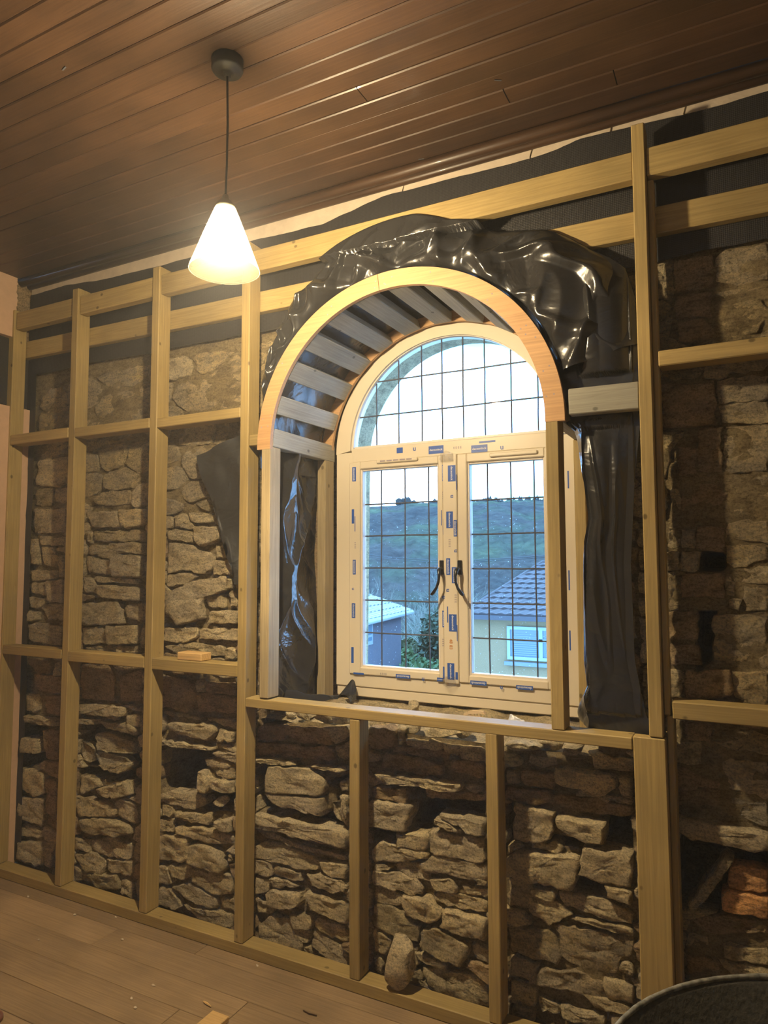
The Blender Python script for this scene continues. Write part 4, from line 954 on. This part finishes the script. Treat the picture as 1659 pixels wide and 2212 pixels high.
# lining of the left reveal
def lining(u, v):
    z = .905 + 1.10 * v; y = .088 + .405 * u
    def tri(t): return abs((t % 1.0) - .5) * 2
    wn = .22 * nz3(u * 1.5, v * 2.2, 4)
    f = .055 * tri(u * .9 + v * 1.25 + wn + .1) ** 1.6 + .045 * tri(u * 1.5 - v * 1.8 + wn * 1.5 + .3) ** 3 + .05 * nz3(u * 2, v * 3.2, 5) + .010 * tri(u * 3 + v * 5.5 + wn * 3) ** 5
    x = -1.745 + .02 + f * math.sin(PI * min(1, .12 + u * .9))
    y += .03 * nz3(v * 5, u * 3, 9) * math.sin(PI * u)
    cap = -1.702 + .042 * min(1, max(0, (u - .03) / .06)) * min(1, max(0, (.74 - u) / .08))
    return (max(-1.765, min(x, cap)), y, z)
o = link_mesh('reveal_polythene', grid_mesh('reveal_polythene', 90, 220, lining), MT['poly_shiny'], None, (0, 0, 0), True)
tag(o, 'crumpled black polythene lining the left reveal between two posts', 'polythene sheet')
# loose foot of the lining curling over the sill
def tail(u, v):
    if u < .72:
        k = u / .72; x = -1.70 + .115 * k; y = .16 + .06 * v + .25 * k; z = .896 + .018 + (.055 * (1 - k) ** 1.5 + .012) * math.sin(PI * v) + .006 * nz3(k * 4, v * 2)
    else:
        k = (u - .72) / .28; x = -1.585 + .075 * k + .02 * v * (1 - k); y = .41 + .055 * v - .03 * k + .02 * math.sin(PI * k); z = .914 + .115 * math.sin(PI * min(1, .18 + .55 * k)) * (1 - k) ** .8 * (.25 + .75 * v)
    return (x, y, z)
o = link_mesh('polythene_tail', grid_mesh('polythene_tail', 60, 20, tail), MT['poly_shiny'], None, (0, 0, 0), True)
tag(o, 'shiny curled black polythene end lying on the ledge by the left post', 'polythene sheet')
# flap on the wall left of the arch
fl = [(428, 985), (525, 938), (560, 925), (560, 1270), (512, 1262), (505, 1180), (462, 1085), (440, 1030)]
FL = [tuple(atY(x, y, .095)[[0, 2]]) for x, y in fl]
bm = bmesh.new(); vs_ = [bm.verts.new((x, .098, z)) for x, z in FL]; f_ = bm.faces.new(vs_)
bmesh.ops.triangulate(bm, faces=[f_]); bmesh.ops.subdivide_edges(bm, edges=bm.edges, cuts=14, use_grid_fill=True)
for v in bm.verts: v.co.y += -.022 * ridge(v.co.x * 5 + v.co.z * 3, v.co.z * 2) ** 2 + .014 * nz3(v.co.x * 9, v.co.z * 9)
for v in bm.verts: v.co.y = min(.094, max(.076, v.co.y - .004))
o = link_mesh('polythene_flap', bm_mesh(bm, 'flap'), MT['poly_matt'], None, (0, 0, 0), True)
tag(o, 'dull black polythene flap sticking out left of the arch over bare stone', 'polythene sheet')

# ================================================================= LOOSE THINGS
def rock_bm(bm, c, s, seed, flat=0, sub=3):
    r = bmesh.ops.create_icosphere(bm, subdivisions=sub, radius=1)['verts']
    rd = random.Random(seed); cuts = []
    for _ in range(7):
        n = Vector((rd.gauss(0, 1), rd.gauss(0, 1), rd.gauss(0, 1))).normalized(); cuts.append((n, rd.uniform(.38, .72)))
    for v in r:
        p = v.co.copy()
        for n, d in cuts:
            k = p.dot(n)
            if k > d: p -= n * (k - d) * .92
        p *= 1 + .10 * mn.noise(p * 2.3 + Vector((seed, 0, 0)))
        v.co = Vector((p.x * s[0], p.y * s[1], p.z * s[2])) + Vector(c)
def rock(name, loc, s, seed, mat, label, cat='stone', group=None, rot=(0, 0, 0)):
    bm = bmesh.new(); rock_bm(bm, (0, 0, 0), s, seed)
    me = bm_mesh(bm, name); o = link_mesh(name, me, MT[mat], None, loc); o.rotation_euler = rot
    mz = min((o.rotation_euler.to_matrix() @ v.co).z for v in me.vertices); o.location.z = loc[2] - mz
    return tag(o, label, cat, group)
q = atY(868, 2120, .02)
rock('loose_rock', (q[0], .028, .0445), (.082, .046, .110), 5, 'stone', 'jagged pale rock standing on the sole plate between the two short studs', rot=(0, .25, .3))
q = atY(474, 1727, YW - .02)
rock('loose_rock', (q[0], .13, q[2] - .030), (.040, .028, .030), 9, 'stone', 'rounded grey stone left in the gap beside the fourth stud')
# loose rubble lying on the ledge under the window
lab = ['flat slate sliver at the left end of the window ledge', 'pale broken stone near the left of the ledge', 'small cream lump on the ledge beside the left post', 'bluish lit slab on the ledge above the short stud', 'squat grey chunk at the back of the ledge under the left casement',
       'thin slab lying near the middle of the ledge', 'blue-grey flake under the sill rail midway', 'long flat slate in the middle of the ledge front', 'broken stone tip right of the second short stud', 'small chunk at the right of the ledge', 'low flat slab at the far right of the ledge']
lx = [(655, 1553, .16, .035, .02, .014), (700, 1549, .15, .05, .035, .022), (625, 1560, .17, .022, .02, .012), (735, 1560, .15, .06, .04, .03), (890, 1531, .38, .035, .025, .018), (838, 1524, .33, .06, .03, .016),
      (820, 1575, .18, .05, .04, .018), (880, 1580, .17, .055, .035, .02), (960, 1585, .16, .085, .03, .014), (1000, 1592, .17, .04, .03, .02), (1185, 1612, .16, .05, .03, .018)]
for i, (px, py, Y, a, b_, c) in enumerate(lx):
    q = atY(px, py, Y)
    rock('ledge_stone', (q[0], Y + .01, OPZ + .008 + .020 * (Y > .3)), (a, b_, c * 1.7), 20 + i, 'stone' if i % 3 else 'stone_lime', lab[i], rot=(0, 0, random.uniform(-.4, .4)))
# a broken air brick and torn foil packet on the ledge
q = atY(1026, 1540, .40)
ab = empty('broken_grille', (q[0], .40, OPZ + .036), 'broken cream lattice grille lying on the ledge below the right casement', 'grille')
bm = bmesh.new(); prism_bm(bm, [(-.040, .0), (-.045, .010), (-.012, .026), (.036, .026), (.044, .016), (.020, .018), (-.020, .012)], -.01, .01)
link_mesh('plate', bm_mesh(bm, 'plate'), plain('cream_clay', (.62, .47, .30), .7), ab, (q[0], .40, OPZ + .040))
bm = bmesh.new()
for k in range(5): box_bm(bm, (-.03 + k * .013, -.008, -.004), (-.027 + k * .013, -.002, .018))
box_bm(bm, (-.034, -.009, .002), (.028, -.003, .005)); link_mesh('lattice_bar', bm_mesh(bm, 'bars'), plain('cream_clay_bar', (.55, .42, .28), .7), ab, (q[0], .40, OPZ + .042))
q = atY(1110, 1550, .36)
def pk(u, v): return (q[0] - .03 + .055 * u + .01 * v, .36 + .02 * v + .008 * nz3(u * 5, v * 5), OPZ + .028 + .042 * v * (1 - .5 * u) + .006 * abs(nz3(u * 7, v * 7, 3)))
o = link_mesh('crumpled_wrapper', grid_mesh('crumpled_wrapper', 14, 12, pk), plain('white_foil_wrapper', (.62, .64, .72), .25), None, (0, 0, 0), True)
tag(o, 'small crumpled white and blue wrapper standing on the ledge beside the grille', 'wrapper')
# wood block resting on the noggin
a = atY(388, 1424, .02); b_ = atY(440, 1426, .02)
o = member('wood_block', (a[0], .036, 1.098 + .0165), (b_[0], .036, 1.098 + .0165), .062, .032, MT['oak'], None); tag(o, 'small fresh-cut orange pine block resting on the lower noggin', 'wood block')
# tub rim in the foreground, bottom right
tc_ = (.235, -.85, 0.0)
tb = empty('rubble_tub', tc_, 'dark grey scuffed tub with curved rim in the lower right corner', 'tub')
def ell(r0, z, n=64): return [(tc_[0] + r0 * 1.05 * math.cos(2 * PI * k / n), tc_[1] + r0 * math.sin(2 * PI * k / n) , z) for k in range(n)]
bm = bmesh.new(); prof = [(.0001, .012), (.28, .012), (.33, .04), (.47, .59), (.481, .60), (.490, .59), (.345, .02), (.29, 0.0), (.0001, 0.0)]
rings = [[bm.verts.new(p_) for p_ in ell(r, z)] for r, z in prof]
for A, B in zip(rings, rings[1:]):
    for k in range(64): bm.faces.new((A[k], A[(k + 1) % 64], B[(k + 1) % 64], B[k]))
link_mesh('tub_body', bm_mesh(bm, 'tub_body'), MT['tub'], tb, (0, 0, 0), True)
bm = bmesh.new(); pts = ell(.481, .600) + [ell(.481, .600)[0]]
tube_bm(bm, pts, [.0055 + .002 * nz3(k * .6, 1) for k in range(65)], 8); link_mesh('rim', bm_mesh(bm, 'rim'), MT['scuff'], tb, (0, 0, 0), True)
# floor litter
q = atZ(490, 2206, .0)
o = box('pine_offcut', (q[0] - .06, q[1] - .10, .001), (q[0] + .01, q[1] - .0, .019), MT['oak'], None, .002); tag(o, 'pale pine offcut lying on the floorboards at the bottom edge', 'offcut')
q = atZ(6, 2203, .0)
bm = bmesh.new(); lathe_bm(bm, [(.0001, .012), (.030, .012), (.034, .015), (.036, .010), (.036, 0.001), (.0001, .001)], 28)
o = link_mesh('round_lid', bm_mesh(bm, 'lid'), plain('brown_lid', (.16, .07, .05), .4), None, (q[0] - .028, q[1] - .022, 0), True); tag(o, 'round brown lid with a pale rim at the lower left corner of the floor', 'lid')
for i, (px, py) in enumerate(((61, 1938), (161, 1977), (250, 1983), (264, 2030), (285, 2158), (291, 2178), (84, 2032), (332, 2129), (555, 2087))):
    q = atZ(px, py, .0)
    rock('plaster_crumb', (q[0], q[1], -.0005), (.006 + .003 * (i % 2), .005, .004), 60 + i, 'plaster', 'tiny pale plaster crumb on the dusty floorboards', 'crumb', 'plaster crumbs scattered on the floor')
q = atZ(448, 2171, .0)
bm = bmesh.new(); tube_bm(bm, [(-.022, .004, .004), (-.004, 0, .005), (.022, -.006, .004)], [.002, .004, .0015], 5)
tag(link_mesh('wood_splinter', bm_mesh(bm, 'splinter'), MT['oak'], None, (q[0], q[1], 0)), 'short curved wood splinter on the floorboards right of the crumbs', 'splinter')
q = atZ(668, 2190, 0)
bm = bmesh.new(); tube_bm(bm, [(-.025, .002, .003), (0, -.003, .003), (.03, 0, .003)], .002, 5)
tag(link_mesh('brown_twig', bm_mesh(bm, 'twig'), MT['ceil'], None, (q[0], q[1], 0)), 'thin dark twig lying on the floor before the sole plate', 'twig')

# ================================================================= OUTSIDE
def hill_el(az):   # elevation of the skyline by compass bearing (radians from +Y towards +X)
    return float(np.interp(az, [-1.2, -.60, -.50, -.43, -.36, -.2, 0, .3], [3.0, 4.0, 4.5, 4.75, 4.7, 4.75, 4.6, 3.6]))
def terr(u, v):
    az = -1.25 + 1.7 * u; r = 12 + 900 * v ** 1.8; el_ = hill_el(az); rr = 620
    top = 1.5 + math.tan(math.radians(el_)) * rr
    if r < 30: z = -6.5 - (r - 12) * .05
    elif r < 150: z = -7.4 - (r - 30) / 120 * 22
    else:
        k = min(1, (r - 150) / (rr - 150)); k = k * k * (3 - 2 * k); z = -29.4 + (top + 29.4) * k
        if r > rr: z = top - (r - rr) * .02
    if r > 60: z += (4 * fbm(az * 18, r * .012, 2, 4) + 1.8 * abs(fbm(az * 70, r * .045, 5, 4))) * min(1, (r - 60) / 150) * (.35 if r > 560 else 1)
    return (math.sin(az) * r, CAM[1] + math.cos(az) * r, z)
m, nt, b = newmat('wooded_hillside'); ln = nt.links.new
g = nt.nodes.new('ShaderNodeNewGeometry')
n1 = nt.nodes.new('ShaderNodeTexNoise'); n1.inputs['Scale'].default_value = .018; n1.inputs['Detail'].default_value = 8; ln(g.outputs['Position'], n1.inputs['Vector'])
n2 = nt.nodes.new('ShaderNodeTexNoise'); n2.inputs['Scale'].default_value = .16; n2.inputs['Detail'].default_value = 8; n2.inputs['Roughness'].default_value = .7; ln(g.outputs['Position'], n2.inputs['Vector'])
c1 = ramp(nt, n1.outputs['Fac'], [(.38, (.092, .088, .082)), (.48, (.120, .108, .096)), (.56, (.105, .115, .085)), (.66, (.15, .165, .10))])
c2 = ramp(nt, n2.outputs['Fac'], [(.35, (.66, .66, .70)), (.65, (1.3, 1.3, 1.3))])
cc = mixrgb(nt, c1, c2, .9, 'MULTIPLY'); ln(cc, b.inputs['Base Color']); b.inputs['Roughness'].default_value = 1; b.inputs['Specular IOR Level'].default_value = 0
bp = nt.nodes.new('ShaderNodeBump'); bp.inputs['Distance'].default_value = 6; bp.inputs['Strength'].default_value = 1; ln(n2.outputs['Fac'], bp.inputs['Height']); ln(bp.outputs[0], b.inputs['Normal'])
hl = link_mesh('hillside', grid_mesh('hillside', 420, 200, terr), m, None, (0, 0, 0), True); tag(hl, kind='structure')
# clumps of trees along the ridge
tv, tf = [], []
ico = bmesh.new(); bmesh.ops.create_icosphere(ico, subdivisions=1, radius=1); IV = [v.co.copy() for v in ico.verts]; IF = [tuple(v.index for v in f.verts) for f in ico.faces]; ico.free()
def blob(x, y, z, s, sz):
    b0 = len(tv)
    for v in IV:
        k = 1 + .3 * random.uniform(-1, 1); tv.append((x + v.x * s * k, y + v.y * s * k, z + v.z * sz * k))
    for f in IF: tf.append(tuple(i + b0 for i in f))
def ridge_at(az, r=618): return math.sin(az) * r, CAM[1] + math.cos(az) * r, 1.5 + math.tan(math.radians(hill_el(az))) * r
for i in range(230):
    az = random.uniform(-.50, -.22); x, y, z = ridge_at(az)
    if -.435 < az < -.415 or az < -.455: continue
    s = random.uniform(1.2, 3.2); blob(x, y, z + 1, s, s * random.uniform(.8, 1.8))
for i in range(26):
    az = -.452 + random.uniform(-.010, .010); x, y, z = ridge_at(az); s = random.uniform(1.5, 3); blob(x, y, z + random.uniform(1, 5), s, s * 1.3)
for i in range(18):
    az = random.uniform(-.345, -.25); x, y, z = ridge_at(az); blob(x, y, z + 3, 1.3, random.uniform(3, 5))
me = bpy.data.meshes.new('ridge_trees'); me.from_pydata(tv, [], tf); me.update()
leafy = plain('far_foliage', (.055, .055, .052), 1.0, spec=0)
tag(link_mesh('ridge_trees', me, leafy), 'dark treeline along the crest of the far hill', 'treeline', kind='stuff')
# right hand bungalow
HY = 13.0
rm = plain('brown_pantile', (.066, .046, .044), .7, var=.2, bscale=3)
wm = plain('ochre_render', (.25, .16, .082), .95, bump=.8, bscale=40, var=.12)
ca = atY(1024, 1400, HY); ev = atY(1024, 1326, HY)[2]; hx0 = ca[0]; hx1 = hx0 + 7.5; hz0 = -6.6
hs = empty('bungalow', (hx0, HY, hz0), 'ochre rendered bungalow with brown tiled hip roof seen through the right casement', 'house')
box('wall', (hx0, HY, hz0), (hx1, HY + 6, ev), wm, hs)
# roof: hip rising from the near left corner
apx = atY(1160, 1225, HY + 3.0); rx0, rz0 = apx[0] + .15, apx[2] + .12; ov = .22
A = Vector((hx0 - ov, HY - ov, ev)); B = Vector((hx1 + ov, HY - ov, ev)); C_ = Vector((hx1 + ov, HY + 6 + ov, ev)); D = Vector((hx0 - ov, HY + 6 + ov, ev)); E1 = Vector((rx0, HY + 3, rz0)); E2 = Vector((hx1 - (rx0 - hx0), HY + 3, rz0))
bm = bmesh.new(); v_ = [bm.verts.new(p_) for p_ in (A, B, C_, D, E1, E2)]
for f in ((0, 1, 5, 4), (1, 2, 5), (2, 3, 4, 5), (3, 0, 4), (3, 2, 1, 0)): bm.faces.new([v_[i] for i in f])
link_mesh('roof', bm_mesh(bm, 'roof'), rm, hs)
# tile courses on the front and left slopes
def courses(P0, P1, Q0, Q1, n, par, mat, hgt=.035, wav=.22):
    rows = []
    nrm = (P1 - P0).cross(Q0 - P0).normalized()
    if nrm.z < 0: nrm = -nrm
    tvs, tfs = [], []
    for k in range(n):
        a0, a1 = P0.lerp(Q0, k / n), P1.lerp(Q1, k / n); b0_, b1_ = P0.lerp(Q0, (k + 1.06) / n), P1.lerp(Q1, (k + 1.06) / n)
        m_ = max(3, int((a1 - a0).length / (wav / 4)))
        base = len(tvs)
        for i in range(m_ + 1):
            t = i / m_; wv = .5 + .5 * math.sin((a0.lerp(a1, t) - P0).dot((P1 - P0).normalized()) / wav * 2 * PI)
            lo = a0.lerp(a1, t) + nrm * (hgt + .03 * wv); hi = b0_.lerp(b1_, t) + nrm * (.006 + .02 * wv); sk = a0.lerp(a1, t) + nrm * .0
            tvs.extend([tuple(sk), tuple(lo), tuple(hi)])
        for i in range(m_):
            o_ = base + i * 3; tfs.append((o_, o_ + 3, o_ + 4, o_ + 1)); tfs.append((o_ + 1, o_ + 4, o_ + 5, o_ + 2))
    me = bpy.data.meshes.new('roof_tiles'); me.from_pydata(tvs, [], tfs); me.update()
    tag(link_mesh('roof_tiles', me, mat, par, (0, 0, 0)), kind='stuff')
courses(A, B, E1, E2, 11, hs, rm); courses(D, A, E1, E1 + Vector((.001, 0, 0)), 11, hs, rm)
bm = bmesh.new(); tube_bm(bm, [A, E1, E2], .06, 8); link_mesh('ridge_tiles', bm_mesh(bm, 'ridge'), rm, hs)
bm = bmesh.new(); box_bm(bm, (hx0 - ov - .03, HY - ov - .06, ev - .10), (hx1, HY - ov, ev + .0)); link_mesh('gutter', bm_mesh(bm, 'gutter'), plain('dark_gutter', (.05, .04, .045), .5), hs)
wa = atY(1096, 1352, HY); wb_ = atY(1200, 1430, HY); wz1, wz0 = wa[2], wb_[2]; wx0 = wa[0]; wx1 = wx0 + 2.2
wf = plain('white_window_frame', (.25, .28, .29), .5)
bm = bmesh.new(); rect_frame(bm, wx0, wx1, wz0, wz1, (.07, .07, .07, .07), HY - .05, HY + .02, 0)
xm = wx0 + .72; box_bm(bm, (xm, HY - .05, wz0), (xm + .08, HY, wz1)); box_bm(bm, (xm, HY - .05, wz1 - .32), (wx1, HY, wz1 - .26))
f_ = link_mesh('window_frame', bm_mesh(bm, 'wf'), wf, hs)
box('pane', (wx0, HY - .012, wz0), (wx1, HY - .006, wz1), plain('dim_pane', (.10, .13, .16), .1), hs)
bm = bmesh.new()
for xa, xb in ((wx0 + .14, xm - .06), (xm + .14, wx1 - .1)):
    for k in range(int((wz1 - wz0 - .2) / .045)):
        z = wz0 + .1 + k * .045
        if abs(z - (wz1 - .29)) > .06: box_bm(bm, (xa, HY - .024, z), (xb, HY - .014, z + .022))
link_mesh('blind', bm_mesh(bm, 'blind'), plain('pale_blind', (.16, .18, .19), .6), hs)['kind'] = 'stuff'
box('window_sill', (wx0 - .05, HY - .12, wz0 - .12), (wx1 + .05, HY, wz0 - .04), plain('grey_sill', (.16, .17, .2), .8), hs)
# left hand house: eave runs away from us
ez = .15
p1 = atZ(866, 1319, ez); p0 = atZ(792, 1335, ez); dr = Vector(p1 - p0); dr.z = 0; dr.normalize(); P1 = Vector(p1); P0 = P1 - dr * 6.0
nr = Vector((-dr.y, dr.x, 0)); nr = nr if nr.x < 0 else -nr
lh = empty('slate_roofed_house', (P1.x, P1.y, -6.6), 'blue-grey rendered house with pale slate roof seen through the left casement', 'house')
gm = plain('blue_grey_render', (.10, .092, .11), .95, bump=.8, bscale=30, var=.2)
slm = plain('wet_pale_slate', (.20, .20, .20), .35, var=.15, bscale=5)
def quadbox(name, a, b_, depth, z0, z1, mat, par):
    bm = bmesh.new(); base = [a, b_, b_ + nr * depth, a + nr * depth]
    lo = [bm.verts.new((p_.x, p_.y, z0)) for p_ in base]; hi = [bm.verts.new((p_.x, p_.y, z1)) for p_ in base]
    bm.faces.new(lo); bm.faces.new(hi)
    for k in range(4): bm.faces.new((lo[k], lo[(k + 1) % 4], hi[(k + 1) % 4], hi[k]))
    return link_mesh(name, bm_mesh(bm, name), mat, par)
quadbox('wall', P0, P1, 6, -6.6, ez + .02, gm, lh)
ovh = .25; Ae = P0 - nr * ovh - dr * ovh; Be = P1 - nr * ovh + dr * ovh; Ce = Be + nr * (6 + 2 * ovh); De = Ae + nr * (6 + 2 * ovh)
for v in (Ae, Be, Ce, De): v.z = ez + .0
R1 = P1 - dr * 2.6 + nr * 3; R0 = P0 + dr * .3 + nr * 3; R1.z = R0.z = ez + 1.55
bm = bmesh.new(); v_ = [bm.verts.new(p_) for p_ in (Ae, Be, Ce, De, R0, R1)]
for f in ((0, 1, 5, 4), (1, 2, 5), (2, 3, 4, 5), (3, 0, 4), (3, 2, 1, 0)): bm.faces.new([v_[i] for i in f])
link_mesh('roof', bm_mesh(bm, 'roof'), slm, lh)
courses(Ae, Be, R0, R1, 14, lh, slm, .02, .3); courses(Be, Ce, R1, R1 + Vector((.001, 0, 0)), 14, lh, slm, .02, .3)
bm = bmesh.new(); tube_bm(bm, [Ae - Vector((0, 0, .05)), Be - Vector((0, 0, .05)), Ce - Vector((0, 0, .05))], .07, 8); link_mesh('gutter', bm_mesh(bm, 'gutter'), plain('white_gutter', (.32, .35, .37), .5), lh)
# its window near the left edge
def lw_(s0, s1, z0, z1, out, mat, name):
    a = P1 - dr * s0 - nr * out; b_ = P1 - dr * s1 - nr * out
    return quadbox(name, b_, a, .03 + out, z0, z1, mat, lh)
q1 = atY(803, 1338, P1.y - 3); s_b = None
def along(px, py):   # distance back along the wall where the sight line meets it
    d = ray(px, py); A_ = np.array([[d[0], dr.x], [d[1], dr.y]]); t, s = np.linalg.solve(A_, np.array([P1.x - CAM[0], P1.y - CAM[1]])); return s, CAM[2] + d[2] * t
s1, zt = along(803, 1338); s0_, zb = along(800, 1392); 
lw_(s1, s1 + 2.0, zb, zt, .03, wf, 'window_frame'); lw_(s1 + .09, s1 + .9, zb + .1, zt - .42, .04, plain('dim_pane_b', (.10, .16, .22), .1), 'pane'); lw_(s1 + .09, s1 + .9, zt - .36, zt - .08, .04, plain('dim_pane_c', (.12, .18, .24), .1), 'pane')
# overhead cables
for j, (ya, yb) in enumerate(((1206, 1216), (1211, 1219))):
    a = Vector(atY(760, ya, 22)); b_ = Vector(atY(1240, yb, 16)); bm = bmesh.new()
    tube_bm(bm, [a.lerp(b_, t / 8) - Vector((0, 0, .25 * math.sin(PI * t / 8))) + Vector((0, 0, .25)) for t in range(-2, 11)], .012, 5)
    tag(link_mesh('overhead_cable', bm_mesh(bm, 'cable'), MT['black_plastic']), ('upper' if j == 0 else 'lower') + ' of the two thin cables crossing the view outside', 'cable')
# bare trees and shrubs in the gap between the houses
barkm = plain('pale_bare_twigs', (.19, .185, .15), 1, spec=0); 
def bare_tree(base, h, seed, label, lean=(0, 0)):
    rd = random.Random(seed); bm = bmesh.new()
    def grow(p, d, ln_, r, lev):
        q_ = p + d * ln_; mid = p.lerp(q_, .5) + Vector((rd.gauss(0, 1), rd.gauss(0, 1), 0)) * ln_ * .06
        tube_bm(bm, [p, mid, q_], [r, r * .8, r * .62], 3 if lev > 1 else 5)
        if lev >= 5: return
        for _ in range(3 if lev < 4 else 4):
            nd = (d + Vector((rd.gauss(0, .42), rd.gauss(0, .42), rd.gauss(.06, .25)))).normalized()
            grow(p.lerp(q_, rd.uniform(.55, 1)), nd, ln_ * rd.uniform(.55, .8), r * .6, lev + 1)
    grow(Vector((0, 0, 0)), Vector((lean[0], lean[1], 1)).normalized(), h * .34, h * .013, 0)
    tag(link_mesh('bare_tree', bm_mesh(bm, 'bare_tree'), barkm, None, base), label, 'tree', 'bare winter trees beyond the houses')
def gz(x, y):
    r = math.hypot(x, y - CAM[1]); return -6.5 - (r - 12) * .05 if r < 30 else -7.4 - (r - 30) / 120 * 22
for i, (px, Y, top) in enumerate(((790, 30, 1190), (822, 26, 1215), (850, 34, 1180), (885, 27, 1205), (915, 31, 1225), (940, 25, 1215), (1030, 30, 1225), (1065, 36, 1200), (965, 40, 1195), (870, 22, 1270), (930, 20, 1290))):
    q = atY(px, top, Y); g0 = gz(q[0], q[1]); hh = (q[2] - g0) * 1.05
    bare_tree((q[0], q[1], g0), hh, 100 + i, ['bare spreading tree behind the slate roof', 'slender bare tree right of the slate roof', 'tall bare tree showing above the slate roof', 'dense twiggy tree between the two houses', 'open bare tree left of the window mullion', 'leaning bare tree beside the left handle',
              'bare tree left of the tiled hip roof', 'tall far bare tree above the tiled roof', 'distant bare tree hidden mostly by the mullion', 'low twiggy bush-like tree at the house corner', 'short twiggy tree above the green shrub'][i])
def shrub(cx_, cy_, cz_, s, sz, n, mat, label, seed):
    rd = random.Random(seed); vs2, fs2 = [], []
    for _ in range(n):
        t, ph, rr = rd.uniform(0, 2 * PI), math.acos(rd.uniform(-1, 1)), rd.uniform(.55, 1) * (1 + .25 * math.sin(7 * rd.random()))
        p_ = Vector((math.sin(ph) * math.cos(t) * rr * s, math.sin(ph) * math.sin(t) * rr * s, math.cos(ph) * rr * sz))
        u_ = Vector((rd.gauss(0, 1), rd.gauss(0, 1), rd.gauss(.3, .8))).normalized(); w2 = u_.orthogonal().normalized(); L_ = rd.uniform(.10, .22)
        b0 = len(vs2); vs2.extend([tuple(p_ - w2 * .02), tuple(p_ + u_ * L_ * .5 + w2 * .05), tuple(p_ + u_ * L_), tuple(p_ + u_ * L_ * .5 - w2 * .05)]); fs2.append((b0, b0 + 1, b0 + 2, b0 + 3))
    me = bpy.data.meshes.new('shrub'); me.from_pydata(vs2, [], fs2); me.update()
    tag(link_mesh('shrub', me, mat, None, (cx_, cy_, cz_)), label, 'shrub')
grn = plain('bright_leaf', (.085, .125, .035), .7); dgr = plain('dark_leaf', (.045, .060, .030), .7); ogr = plain('olive_leaf', (.085, .090, .035), .8)
q = atY(915, 1450, 15.5); shrub(q[0], 15.5, q[2] - .35, .75, .55, 5000, grn, 'bright green shrub at the foot of the left casement view', 1)
q = atY(950, 1378, 18.6); shrub(q[0], 18.6, q[2], .55, .75, 3500, dgr, 'dark evergreen bush left of the mullion', 2)
q = atY(878, 1440, 17.4); shrub(q[0], 17.4, q[2] - .3, .40, .7, 3000, grn, 'green bush beside the blue-grey house corner', 3)
q = atY(905, 1395, 20.6); shrub(q[0], 20.6, q[2] - .2, .75, .45, 3500, ogr, 'olive bush behind the green shrubs', 4)

# ================================================================= HAZE VOLUME ADDED FOR THE GLOW AROUND THE LAMP
HAZE = 0.016
m = bpy.data.materials.new('lamp_glow_haze'); m.use_nodes = True; nt = m.node_tree; nt.nodes.clear()
o = nt.nodes.new('ShaderNodeOutputMaterial'); vs_ = nt.nodes.new('ShaderNodeVolumeScatter'); vs_.inputs['Density'].default_value = HAZE; vs_.inputs['Anisotropy'].default_value = .1
nt.links.new(vs_.outputs[0], o.inputs['Volume'])
hz = box('lamp_glow_haze', (XL - .02, YF + .01, .002), (XR - .01, .54, CEIL - .002), m)
tag(hz, 'thin haze volume added through the room to make the glow around the lamp', 'haze', kind='stuff')
